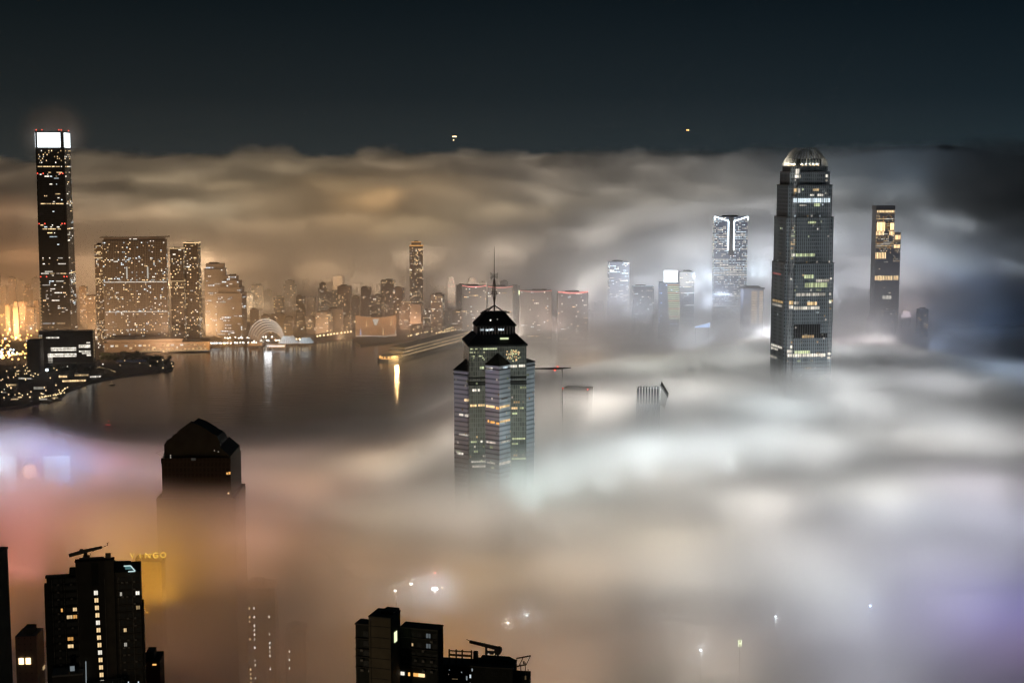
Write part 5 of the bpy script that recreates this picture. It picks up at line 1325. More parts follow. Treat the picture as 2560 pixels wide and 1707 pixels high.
for j in range(14):
    for x, y in ((185, 3.5), (330, 3.5), (890, 1.5), (940, 1.5), (1020, 1.5)):
        if rgn.random() < .55: ac_unit(apt, nx(x), y, nz(490 + 80 * j))
for x, y in ((120, 3.5), (250, 3.5), (400, 0), (700, 0), (845, 1.5), (1000, 1.5)):
    mb = MB(); mb.tube((nx(x), y - .12, 0), (nx(x), y - .12, nz(430)), .09, n=5); mb.build('drain_pipe', M['concrete'], apt)
# terrace block at its foot, with a glass-railed roof garden
ter = thing('terrace_block', 'pale-walled lower block with a roof garden at the foot of the dark apartment tower', 'building', (AX, AY, AB), R(13))
mb = MB(); mb.prism(rect(nx(112), nx(440), -6, 3.2), 0, nz(1412)); mb.build('wall', M['apartment'], ter)
mb = MB(); mb.prism(rect(nx(108), nx(446), -6.3, 3.2), nz(1412) + .01, nz(1396), base=True); mb.build('parapet', M['concrete'], ter)
mb = MB(); mb.prism(rect(nx(455), nx(905), -9, -.4), 0, nz(1540)); mb.build('garden_deck', M['apartment_dark'], ter)
for i in range(15):
    mb = MB(); x = nx(640 + i * 17); mb.tube((x, -8.7, nz(1540)), (x, -8.7, nz(1468)), .05, n=5); mb.build('railing_post', M['grey_metal'], ter)
mb = MB(); mb.tube((nx(640), -8.7, nz(1466)), (nx(900), -8.7, nz(1452)), .06, n=5); mb.build('handrail', M['grey_metal'], ter)
rgn2 = random.Random(3); mb = MB()
for i in range(420):
    x = nx(rgn2.uniform(470, 900)); y = rgn2.uniform(-8, -2); z = nz(1540) + abs(rgn2.gauss(0, .7)); s_ = rgn2.uniform(.12, .35)
    n1 = Vector((rgn2.gauss(0, 1), rgn2.gauss(0, 1), rgn2.gauss(0, 1))).normalized(); u_ = n1.orthogonal().normalized() * s_; v_ = n1.cross(u_); p_ = Vector((x, y, z)); mb.quad(p_ - u_, p_ - v_, p_ + u_, p_ + v_)
mb.build('shrub', M['leaf'], ter, kind='stuff')
mb = MB(); mb.l = .45; mb.tube((nx(464), -1.6, nz(1560)), (nx(468), -1.2, nz(1310)), .12, n=5); mb.build('glowing_pipe', M['w_cool'], ter)  # pipe glows by itself, the lamplight on it put into emission
mb = MB(); mb.ball((nx(462), -9.2, nz(1552)), .42); mb.lum = [3.0] * len(mb.f); mb.build('garden_lamp', M['w_cool'], ter)
mb = MB(); mb.prism(rect(nx(300), nx(358), -6.2, -6.02), nz(1400), nz(1300), base=True); mb.build('glass_screen', M['pane_dark'], ter)
mb = MB(); mb.l = .22; mb.prism(rect(nx(306), nx(354), -6.4, -6.24), nz(1358), nz(1306), base=True); mb.build('lit_curtain', M['w_cool'], ter)
for x, y, r_ in ((935, 1500, .22), (1044, 1508, .25), (530, 1500, .2)):
    mb = MB(); mb.ball((nx(x), -9, nz(y)), r_); mb.lum = [1.2] * len(mb.f); mb.tube((nx(x), -9, nz(y)), (nx(x), -9, nz(1560)), .04, n=4); mb.lum += [.0] * (len(mb.f) - len(mb.lum)); mb.build('garden_lamp', M['w_cool'], ter)
# roof crane on the apartment tower
crane = thing('roof_crane', 'black gondola crane with a tilted telescopic arm on the dark apartment tower', 'crane', (AX, AY, AB), R(13))
by = 2.0
mb = MB(); mb.prism(rect(nx(470), nx(545), by - 1.0, by + 1.0), nz(222) + .02, nz(180)); mb.prism(rect(nx(430), nx(700), by - 1.2, by + 1.2), nz(222) + .02, nz(206)); mb.build('base', M['black_metal'], crane)
mb = MB(); mb.tube((nx(500), by, nz(182)), (nx(500), by, nz(140)), .75, .75, 8); mb.build('turntable', M['black_metal'], crane)
def beam(mb_, p0, p1, h0, h1, w):
    p0, p1 = Vector(p0), Vector(p1); ang_ = math.atan2(p1.z - p0.z, p1.x - p0.x); u = Vector((-math.sin(ang_), 0, math.cos(ang_)))
    pts_ = []
    for p_, h_ in ((p0, h0), (p1, h1)):
        for dy_ in (-w / 2, w / 2):
            for s_ in (-.5, .5): pts_.append(tuple(p_ + u * h_ * s_ + Vector((0, dy_, 0))))
    mb_._add(pts_, [(0, 1, 3, 2), (4, 6, 7, 5), (0, 4, 5, 1), (2, 3, 7, 6), (1, 5, 7, 3), (0, 2, 6, 4)])
mb = MB(); beam(mb, (nx(320), by, nz(168)), (nx(470), by, nz(134)), 1.25, 1.35, 1.4); mb.build('counterweight_arm', M['black_metal'], crane)
mb = MB(); beam(mb, (nx(440), by, nz(138)), (nx(680), by, nz(96)), 1.5, 1.0, 1.0); mb.box((nx(455), by, nz(128)), (1.4, 1.5, 1.6)); mb.build('main_arm', M['black_metal'], crane)
mb = MB(); mb.tube((nx(675), by, nz(97)), (nx(742), by, nz(78)), .16); mb.tube((nx(742), by, nz(82)), (nx(746), by, nz(46)), .16); mb.tube((nx(720), by, nz(52)), (nx(765), by, nz(46)), .13); mb.build('jib_hook', M['black_metal'], crane)
mb = MB(); mb.tube((nx(430), by, nz(206)), (nx(430), by, nz(150)), .06); mb.tube((nx(640), by, nz(104)), (nx(560), by, nz(150)), .1); mb.tube((nx(560), by, nz(185)), (nx(548), by, nz(150)), .12); mb.build('stay', M['black_metal'], crane)
mb = MB(); mb.prism(rect(nx(715), nx(775), .8, 2.6), nz(222) + .02, nz(165)); mb.tube((nx(722), 3, nz(165)), (nx(722), 3, nz(140)), .05); mb.tube((nx(782), 3, nz(216)), (nx(782), 3, nz(130)), .06); mb.build('winch_box', M['black_metal'], crane)

# slab at the very left edge
q = at(-22, 1402, 480); sb = thing('apartment_slab_dark', 'black slab of a tower cut by the left edge of the view', 'apartment building', (q.x - 14, 488, 80), 0)
mb = MB(); mb.prism(rect(-14, 14, -8, 8), 0, q.z - 80); mb.build('wall', M['apartment_dark'], sb)
mb = MB(); mb.prism(rect(-14.2, 14.2, -8.2, 8.2), q.z - 80 + .01, q.z - 79.2, base=True); mb.build('parapet', M['apartment_dark'], sb)
mb = MB(); mb.prism(rect(-14, 11.5, -8.4, -8.02), 0, q.z - 82.0); mb.build('front_panel', M['apartment'], sb)
for j, y in enumerate((1540, 1577, 1596, 1652, 1670, 1687)):
    mb = MB(); mb.k = WHITE; mb.l = rgn.uniform(.6, 1.4); mb.box((12.9, -8.15, at(-10, y, 480).z - 80), (.45, .2, .6)); mb.build('lit_window', win_mats(), sb)

# the block in the bottom middle
BX, BY = at(985, 1600, 430).x, 430.0; BB = 100.0
def bz(y): return at(985, 1400 + y / 4.2, 430).z - BB
def bx(x): return (x - 610) * .02828
blk = thing('apartment_block_near', 'near dark block at the bottom with a tall pale lift core', 'apartment building', (BX, BY, BB), R(-16))
mb = MB(); mb.prism(rect(bx(318), bx(572), 0, 8.5), 0, bz(620)); mb.build('core_wall', M['apartment_pale'], blk)
mb = MB(); mb.prism(rect(bx(318) - .15, bx(572) + .15, -.15, 8.6), bz(620) + .01, bz(606), base=True); mb.build('core_coping', M['dark_concrete'], blk)
mb = MB(); mb.prism(rect(bx(420), bx(566), 3.0, 8.3), bz(606) + .01, bz(580)); mb.build('lift_room', M['apartment_dark'], blk)
mb = MB(); mb.prism(rect(bx(112), bx(316), 3.5, 8), 0, bz(745)); mb.build('left_wing_wall', M['apartment_dark'], blk)
mb = MB(); mb.prism(rect(bx(108), bx(316), 3.1, 8.2), bz(745) + .01, bz(732), base=True); mb.build('left_wing_coping', M['dark_concrete'], blk)
mb = MB(); mb.prism(rect(bx(574), bx(1018), 8, 13), 0, bz(790)); mb.build('right_wing_wall', M['apartment_dark'], blk)
mb = MB(); mb.prism(rect(bx(574), bx(1022), 7.6, 13.2), bz(790) + .01, bz(776), base=True); mb.build('right_wing_coping', M['dark_concrete'], blk)
for y in (710, 828, 935, 1048, 1150, 1260):
    mb = MB(); mb.box(((bx(318) + bx(572)) / 2, -.04, bz(y)), (bx(572) - bx(318) + .1, .12, .16)); mb.build('joint_band', M['dark_concrete'], blk)
for y in (890, 1005, 1085, 1195):
    mb = MB(); mb.box(((bx(108) + bx(316)) / 2, 3.3, bz(y)), (bx(316) - bx(108), .5, .22)); mb.build('floor_ledge', M['dark_concrete'], blk)
    mb = MB(); mb.box(((bx(574) + bx(1018)) / 2, 7.8, bz(y - 6)), (bx(1018) - bx(574), .5, .2)); mb.build('floor_ledge', M['dark_concrete'], blk)
specs = [(bx(235), 3.5, bz(840 + 105 * j), 1.6, 1.7, None, 0) for j in range(4)]
for j in range(4):
    for x in (720, 800, 905, 985):
        c = (WARM, .9) if (x, j) == (720, 1) else ((COOL, .12) if (x, j) in ((905, 1), (905, 0)) else (None, 0))
        specs.append((bx(x), 8, bz(850 + 108 * j), .55 if c[0] == WARM else 1.5, 1.0 if c[0] == WARM else 1.5, *c))
window_set(blk, 0, specs, None, SH)
mb = MB(); mb.k = GREEN; mb.l = 1.3; mb.box((bx(572) + .12, 4.0, bz(845)), (.2, 2.0, 3.2)); mb.build('lit_window', win_mats(), blk)
mb = MB(); mb.k = WHITE; mb.l = .6; mb.box((bx(305), 3.35, bz(945)), (.3, .2, 1.5)); mb.build('lit_window', win_mats(), blk)
for x, c, L, w in ((602, WHITE, 1.0, 1.2), (680, AMBER, 1.4, .5), (760, AMBER, 1.0, 1.6), (825, WARM, 1.4, 2.0)):
    mb = MB(); mb.k = c; mb.l = L; mb.box((bx(x), 7.8, bz(1275)), (w, .3, 1.0)); mb.build('balcony_light', win_mats(), blk)
mb = MB()
for x, y0 in ((545, 440), (555, 455)): mb.tube((bx(x), 7, bz(560)), (bx(x), 7, bz(y0)), .03, n=4)
for x in (150, 810, 1000): mb.tube((bx(x), 7.8, bz(780)), (bx(x), 7.8, bz(720)), .04, n=4)
mb.build('aerial', M['black_metal'], blk, kind='stuff')
mb = MB(); mb.prism(rect(bx(20), bx(150), 10, 22), 0, bz(1200)); mb.prism([(bx(20), 10), (bx(150), 10), (bx(150), 22), (bx(20), 22)], bz(1200) + .01, bz(1190), [(bx(55), 13), (bx(150), 13), (bx(150), 20), (bx(55), 20)]); mb.build('annexe', M['apartment_dark'], blk)
for j in range(4):
    for x, y in ((190, 3.5), (280, 3.5), (760, 8), (850, 8), (945, 8)):
        if rgn.random() < .7: ac_unit(blk, bx(x), y, bz(905 + 106 * j))
for x, y in ((130, 3.5), (340, 0), (690, 8), (1005, 8)):
    mb = MB(); mb.tube((bx(x), y - .1, 0), (bx(x), y - .1, bz(800 if y else 640)), .07, n=5); mb.build('drain_pipe', M['dark_concrete'], blk)
# its neighbour with the open roof frame
CX, CY = at(1208, 1600, 445).x, 445.0
def cz(y): return at(1208, 1400 + y / 4.2, 445).z - BB
def cx(x): return (x - 1545) * .02927
nb_ = thing('apartment_block_framed', 'near dark block at the bottom right of centre with an open frame on its roof', 'apartment building', (CX, CY, BB), R(-10))
mb = MB(); mb.prism(rect(cx(1060), cx(1400), 0, 6), 0, cz(1130)); mb.prism(rect(cx(1402), cx(1880), -2, 6), 0, cz(1100)); mb.prism(rect(cx(1882), cx(2035), 1, 6), 0, cz(1200)); mb.build('wall', M['apartment_dark'], nb_)
mb = MB(); mb.prism(rect(cx(1056), cx(1400), -.4, 6.2), cz(1130) + .01, cz(1108), base=True); mb.prism([(cx(1402), -2.3), (cx(1885), -2.3), (cx(1885), 6.2), (cx(1402), 6.2)], cz(1100) + .01, cz(1088), base=True); mb.build('coping', M['dark_concrete'], nb_)
mb = MB(); mb.prism(rect(cx(1490), cx(1865), .5, 6), cz(1088) + .02, cz(1046), [(cx(1500), 1.5), (cx(1800), 1.5), (cx(1800), 5), (cx(1500), 5)]); mb.build('plant_room', M['apartment_dark'], nb_)
for x in (1160, 1238, 1305, 1408):
    mb = MB(); mb.box((cx(x), 1, (cz(1108) + cz(962)) / 2 + .01), (.45, .45, cz(962) - cz(1108))); mb.build('frame_post', M['dark_concrete'], nb_)
for y, h_ in ((975, .35), (1018, .65)):
    mb = MB(); mb.box((cx(1284), .7, cz(y)), (cx(1412) - cx(1156), .28, h_)); mb.build('frame_beam', M['dark_concrete'], nb_)
mb = MB(); mb.box((cx(1455), 1, (cz(1088) + cz(972)) / 2 + .02), (1.4, 1.6, cz(972) - cz(1088))); mb.build('vent_stack', M['apartment_dark'], nb_)
for x, y0, y1 in ((1900, 1100, 1190), (1950, 1085, 1190), (2000, 1060, 1190), (2030, 1130, 1190)):
    mb = MB(); mb.tube((cx(x), 1.4, cz(y1)), (cx(x), 1.4, cz(y0)), .16, n=6); mb.build('pergola_post', M['dark_concrete'], nb_)
mb = MB(); beam(mb, (cx(1850), 1.4, cz(1120)), (cx(2012), 1.4, cz(1082)), .35, .35, .5); beam(mb, (cx(1850), 10, cz(1120)), (cx(2012), 10, cz(1082)), .35, .35, .5); mb.tube((cx(1930), 1.4, cz(1100)), (cx(1930), 10, cz(1100)), .15); mb.tube((cx(2010), 1.4, cz(1082)), (cx(2010), 10, cz(1082)), .15); mb.build('pergola_beam', M['dark_concrete'], nb_)
mb = MB(); mb.box((cx(1984), 1.2, cz(1060)), (.5, .5, .9)); mb.build('post_cap', M['dark_concrete'], nb_)
specs = [(cx(1437), -2, cz(1132), .35, 1.0, COOL, .8), (cx(1416), -2, cz(1200), .55, 1.2, COOL, 1.1), (cx(1170), 0, cz(1170), .3, .3, COOL, .9), (cx(1305), 0, cz(1186), .3, .4, COOL, 1.0), (cx(1160), 0, cz(1215), .25, .3, WHITE, .8), (cx(1362), 0, cz(1245), .5, 1.5, COOL, .35), (cx(1416), -2, cz(1280), .6, .8, COOL, .5), (cx(1230), 0, cz(1262), 2.0, .3, WARM, .2), (cx(2005), 1, cz(1215), .5, 1.4, WARM, .12)]
specs += [(cx(x), -2, cz(1160 + 105 * j), 1.5, 1.5, None, 0) for x in (1560, 1680, 1800) for j in range(2)]
window_set(nb_, 0, specs, None, SH)
mb = MB(); mb.tube((cx(1720), 3, cz(1088)), (cx(1720), 3, cz(880)), .03, n=4); mb.tube((cx(1732), 3, cz(1088)), (cx(1732), 3, cz(905)), .03, n=4); mb.build('aerial', M['black_metal'], nb_, kind='stuff')
rc = thing('roof_crane_drum', 'dark gondola crane with a drum and a long tilted arm beside the open roof frame', 'crane', (CX, CY, BB), R(-10))
mb = MB(); beam(mb, (cx(1375), 2.6, cz(888)), (cx(1700), 2.6, cz(945)), .85, 1.15, .8); mb.build('main_arm', M['black_metal'], rc)
mb = MB(); mb.tube((cx(1380), 2.6, cz(884)), (cx(1336), 2.6, cz(862)), .16, .1); mb.build('arm_tip', M['black_metal'], rc)
mb = MB(); mb.tube((cx(1692), 1.6, cz(968)), (cx(1692), 4.0, cz(968)), 1.15, n=12); mb.build('drum', M['black_metal'], rc)
mb = MB(); mb.tube((cx(1560), 2.6, cz(925)), (cx(1560), 2.6, cz(1030)), .45); mb.box((cx(1600), 2.6, cz(992)), (2.6, 1.6, .7)); mb.tube((cx(1690), 2.6, cz(990)), (cx(1690), 2.6, cz(1032)), .4); mb.tube((cx(1668), 2.6, cz(990)), (cx(1655), 2.6, cz(1032)), .2); mb.build('leg', M['black_metal'], rc)
mb = MB(); mb.l = .5; mb.box((cx(1593), 1.7, cz(998)), (.5, .15, .35)); mb.build('work_light', M['w_white'], rc)

# ------------------------------------------------------------------ things half lost in the fog
q = at(1632, 960, 1400)
fc = thing('crowned_office_tower', 'slatted tower crown just breaking the surface of the bright fog', 'office tower', (q.x, 1412, 3.0), R(-8))
H = q.z - 3; w = 30.0
mb = MB(); mb.prism(rect(-w / 2, w / 2 - 6, -12, 12), 0, H - 20); mb.build('wall', M['silver_plain'], fc)
mb = MB(); mb.prism(rect(-w / 2 + 1.5, w / 2 - 7, -10, 10), H - 19.98, H - 5); mb.build('crown_wall', M['slate'], fc)
for i in range(9):
    mb = MB(); x = -w / 2 + 1 + (w - 8) * i / 8; tall = 0 if i < 3 else 1.2
    mb.prism(rect(x - .55, x + .55, -12.2, -10.4), H - 20, H - 2 + tall, base=True); mb.build('crown_fin', M['pale_metal'], fc)
mb = MB(); mb.prism(rect(-2, w / 2 - 6, -12.0, -11.3), H - 4, H - 3.2, base=True); mb.prism(rect(-w / 2, w / 2 - 6, -12.0, -11.3), H - 19.5, H - 18.4, base=True); mb.build('crown_rail', M['grey_metal'], fc)
mb = MB(); mb._add([(w / 2 - 6, -12, H - .8), (w / 2 + 1.5, -12, H - 13), (w / 2 - 1, -12, H - 26), (w / 2 - 6, -12, H - 20), (w / 2 - 6, 12, H - .8), (w / 2 + 1.5, 12, H - 13), (w / 2 - 1, 12, H - 26), (w / 2 - 6, 12, H - 20)], [(3, 2, 1, 0)[::-1], (0, 1, 5, 4)[::-1], (1, 2, 6, 5)[::-1], (4, 5, 6, 7)[::-1]]); mb.build('sloped_face', M['pale_metal'], fc)
for y in (-12.2, 0, 12):
    mb = MB(); mb.tube((w / 2 - 6, y, H - .4), (w / 2 + 1.8, y, H - 12.8), .5); mb.build('sloped_fin', M['black_metal'], fc)
for x in (-9, 0, 7):
    l = bpy.data.lights.new('crown_fill_light', 'POINT'); l.energy = 2600; l.color = (.9, .95, 1); l.shadow_soft_size = 3  # fill lights added in mid-air before the crown to brighten it
    o = bpy.data.objects.new('crown_fill_light', l); COL.objects.link(o); o.parent = fc; o.location = (x, -30, H - 6)
q = at(1398, 920, 1350)
tc_ = thing('tower_crane', 'dark crane jib with two red lamps out of the fog beside the middle tower', 'crane', (q.x, 1350, 3.0), R(4))
H = q.z - 3
mb = MB(); mb.tube((2.8, 0, 0), (2.8, 0, H - 1.0), .35, n=6); mb.build('mast', M['black_metal'], tc_)
mb = MB(); beam(mb, (-26, 0, H - .2), (-4, 0, H - .4), .9, 2.2, 1.4); beam(mb, (-4, 0, H - .4), (11, 0, H + .2), 2.4, .5, 1.6); mb.build('jib', M['black_metal'], tc_)
for x, z in ((-1.5, 1.6), (-4.2, -1.8)):
    mb = MB(); mb.ball((x, -1.2, H + z), .75); mb.lum = [4.0] * len(mb.f); mb.build('beacon', M['w_red'], tc_)
q = at(1446, 972, 1420)
rf = thing('fogged_rooftop', 'roof corner showing through the fog under the crane jib with two red lamps', 'building', (q.x, 1430, 3.0), R(-16))
H = q.z - 3; mb = MB(); mb.prism(rect(-14, 13, -10, 12), 0, H - 1.5); mb.build('wall', M['far_dark'], rf)
mb = MB(); mb.prism(rect(-14.4, 13.4, -10.4, 12.4), H - 1.48, H, base=True); mb.build('parapet', M['dark_concrete'], rf)
for x in (-13, 12.5):
    mb = MB(); mb.ball((x, -10.8, H + .2), .6); mb.lum = [4.0] * len(mb.f); mb.build('beacon', M['w_red'], rf)
# apartment towers with a few lit columns of windows, dim in the brown fog at the bottom
rgf = random.Random(9)
for i, (x0, x1, yt, Y, lab, cols_) in enumerate(((480, 566, 1420, 1010, 'fogged apartment tower below the gabled tower, with two broken columns of lit windows', ((.2, AMBER), (.78, WHITE))), (598, 694, 1470, 1000, 'fogged apartment tower right of the gabled tower foot, with three columns of faint windows', ((.15, WARM), (.3, WHITE), (.8, WHITE))), (700, 770, 1580, 1040, 'lowest fogged apartment tower, left of the pale lift core', ((.2, WHITE),)), (352, 402, 1560, 900, 'fogged block with faint ribbed floors right of the dark apartment tower', ((.3, WARM),)))):
    t, w, d, H = tower_at(x0, x1, yt, Y, 'apartment_tower', lab, 'apartment block', M['far_dark'], R(4), 24, prob=.006, cols=(WARM, WHITE), lum=(.4, 1.2), fl=3.0, bay=3.0, seed=90 + i)
    for u, c in cols_:
        mb = MB()
        for j in range(24):
            if rgf.random() < .38: mb.k = c; mb.l = rgf.uniform(1.0, 3.5); mb.box((-w / 2 + w * u, -d / 2 - .3, H - 8 - j * 3.2), (.7, .4, 1.5))
        if mb.f: mb.build('stair_window', win_mats(), t)
t, w, d, H = tower_at(342, 404, 1652, 640, 'low_block', 'low fogged roof with two amber windows at the right foot of the dark apartment tower', 'building', M['apartment_dark'], R(6), 14, prob=0, seed=3)
for x in (-3.2, 1.6):
    mb = MB(); mb.k = AMBER; mb.l = 1.3; mb.box((x, -d / 2 - .2, H - 1.6), (1.7, .3, .6)); mb.build('lit_window', win_mats(), t)
t, w, d, H = tower_at(24, 100, 1590, 720, 'low_block', 'fogged block with two bright warm windows left of the dark apartment tower', 'building', M['far_tan'], R(3), 14, prob=.015, lum=(.3, .8), seed=5)
for x in (-2.6, .9):
    mb = MB(); mb.k = WARM; mb.l = 3.5; mb.box((x, -d / 2 - .2, H - 13), (2.4, .3, 3.2)); mb.build('lit_window', win_mats(), t)
# yellow rooftop sign
q = at(369, 1384, 860)
sg = thing('rooftop_sign', 'yellow rooftop sign reading VINGO glowing in the fog behind the apartment tower', 'sign', (q.x, 860, q.z - 4), R(6))
for i, ch in enumerate('VINGO'):
    cu = bpy.data.curves.new('letter', 'FONT'); cu.body = ch; cu.size = 4.9; cu.extrude = .25; cu.align_x = 'CENTER'
    tmp = bpy.data.objects.new('letter', cu); COL.objects.link(tmp)
    me = bpy.data.meshes.new_from_object(tmp.evaluated_get(bpy.context.evaluated_depsgraph_get())); bpy.data.objects.remove(tmp)
    me.materials.clear(); me.materials.append(M['sign_yellow']); a_ = me.attributes.new('lum', 'FLOAT', 'FACE'); a_.data.foreach_set('value', [1.0] * len(me.polygons))
    o = bpy.data.objects.new('letter', me); COL.objects.link(o); o.parent = sg; o.rotation_euler = (math.pi / 2, 0, 0); o.location = (-9 + i * 4.6, -.6, 1.6)
mb = MB()
for x in (-9, -3, 3, 9): mb.tube((x, .3, -1), (x, .3, 6), .15); mb.tube((x, .3, 5), (x, 3, -1), .12)
mb.tube((-11, .3, 1.4), (12, .3, 1.4), .12); mb.build('frame', M['black_metal'], sg)
t, w, d, H = tower_at(318, 410, 1404, 862, 'office_block', 'fogged block carrying the yellow rooftop sign', 'office block', M['far_dark'], R(6), 18, prob=.01, seed=6, roof=False)
# the great led screen in the fog at the far left
q = at(74, 1178, 1150)
ls = thing('led_screen', 'huge rooftop led screen at far left, white-blue panels either side of an orange disc', 'led screen', (q.x, 1150, q.z), R(4))
mb = MB()
mb.prism(rect(-34, -11, 0, 1.5), -16, 12, base=True); mb.build('panel', M['led_blue'], ls)
mb = MB(); mb.prism(rect(11, 32, 0, 1.5), -9, 12, base=True); mb.build('panel', M['led_blue'], ls)
mb = MB(); mb.prism(rect(-9, 9, .2, 1.4), -14, 12, base=True); mb.build('backing', M['black_metal'], ls)
mb = MB(); n = 20
mb._add([(6 * math.cos(2 * math.pi * i / n), -.3, 6 * math.sin(2 * math.pi * i / n)) for i in range(n)] + [(6 * math.cos(2 * math.pi * i / n), .15, 6 * math.sin(2 * math.pi * i / n)) for i in range(n)], [tuple(range(n))] + [(i, (i + 1) % n, n + (i + 1) % n, n + i) for i in range(n)]); mb.build('orange_disc', M['led_orange'], ls)
t, w, d, H = tower_at(0, 150, 1235, 1152, 'office_block', 'fogged block carrying the huge led screen', 'office block', M['far_dark'], R(4), 24, prob=.01, seed=8, roof=False)
# bright work lights and small signs seen through the fog
def pole_light(px, py, Y, label, key, lum, r, cat='floodlight', ground=3.0):
    q = at(px, py, Y); l = bpy.data.lights.new('floodlight_lamp', 'POINT'); l.energy = 900 * lum * r ** 1.5; l.color = {'w_cool': (.85, .95, 1), 'w_warm': (1, .7, .4), 'w_pink': (1, .5, .4), 'w_white': (1, .9, .75), 'w_blue': (.5, .65, 1)}[key]; l.shadow_soft_size = .5
    o = bpy.data.objects.new('floodlight_lamp', l); COL.objects.link(o); o.location = (q.x, Y - 1.2, q.z + .4)
    q = at(px, py, Y); g_ = max(ground, hillside(q.x, Y) if Y < 1100 else ground)
    t = thing('floodlight_pole', label, cat, (q.x, Y, g_), 0)
    mb = MB(); mb.tube((0, .5, 0), (0, .5, q.z - g_), .12, n=5); mb.build('pole', M['pale_metal'], t)
    mb = MB(); mb.box((0, 0, q.z - g_), (r * 2.4, .5, r)); mb.lum = [lum * .45] * len(mb.f); mb.build('lamp_head', M[key], t)
pole_light(1087, 1471, 820, 'brightest work light glowing through the fog above the near bottom block', 'w_cool', 7, 1.5)
pole_light(1106, 1468, 815, 'small warm lamp right of the brightest work light in the fog', 'w_warm', 3, .5)
pole_light(1087, 1431, 860, 'faint pinkish lamp in the fog above the brightest work light', 'w_pink', 3, .7)
pole_light(988, 1476, 800, 'small white lamp in the fog left of the brightest work light', 'w_white', 4, .6)
pole_light(1028, 1458, 830, 'faint twin lamp in the fog between the two white lamps', 'w_white', 4, .8)
pole_light(1317, 1537, 760, 'thin upright light in the fog right of the roof crane drum', 'w_cool', 4, .6)
pole_light(1270, 1556, 750, 'small pale lamp in the fog just above the roof crane drum', 'w_white', 5, .5)
pole_light(2176, 1513, 780, 'faint bluish lamp alone in the violet fog at lower right', 'w_blue', 4, .6)
pole_light(1940, 1539, 760, 'faint lamp in the grey fog between the small neon letter and the bluish lamp', 'w_cool', 5, .4)
pole_light(1752, 1624, 700, 'small bluish lamp in the fog lower left of the neon letter', 'w_cool', 5, .5)
q = at(1850, 1608, 720)
t = thing('neon_sign', 'small pale green neon letter H glowing in the fog at lower right', 'sign', (q.x, 720, q.z - 1.6), 0)
mb = MB(); mb.lum = []
for a_, b_ in (((-.6, 0), (-.6, 3.6)), ((.6, 0), (.6, 3.6)), ((-.6, 1.8), (.6, 1.8))): mb.tube((a_[0], 0, a_[1]), (b_[0], 0, b_[1]), .18)
mb.lum = [2.5] * len(mb.f); mb.build('letter', M['w_green'], t)
mb = MB(); mb.tube((0, .5, 3.6), (0, .5, -(q.z - 60)), .15); mb.build('post', M['black_metal'], t)
# ------------------------------------------------------------------ fog and haze
SIGMA = 0.021
def volume_material(name, albedo, sigma, g):
    m = bpy.data.materials.new(name); m.use_nodes = True; nt = m.node_tree; nt.nodes.clear()
    o = nt.nodes.new('ShaderNodeOutputMaterial'); pv = nt.nodes.new('ShaderNodeVolumeScatter')
    a = nt.nodes.new('ShaderNodeAttribute'); a.attribute_name = 'density'
    mu = nt.nodes.new('ShaderNodeMath'); mu.operation = 'MULTIPLY'; mu.inputs[1].default_value = sigma
    nt.links.new(a.outputs['Fac'], mu.inputs[0]); nt.links.new(mu.outputs[0], pv.inputs['Density'])
    pv.inputs['Color'].default_value = (albedo, albedo, albedo, 1); pv.inputs['Anisotropy'].default_value = g
    nt.links.new(pv.outputs[0], o.inputs['Volume']); return m
FOG_MAT = volume_material('fog', .985, SIGMA, .25)
PXC = [-300, 0, 320, 640, 960, 1280, 1600, 1920, 2240, 2560, 2900]
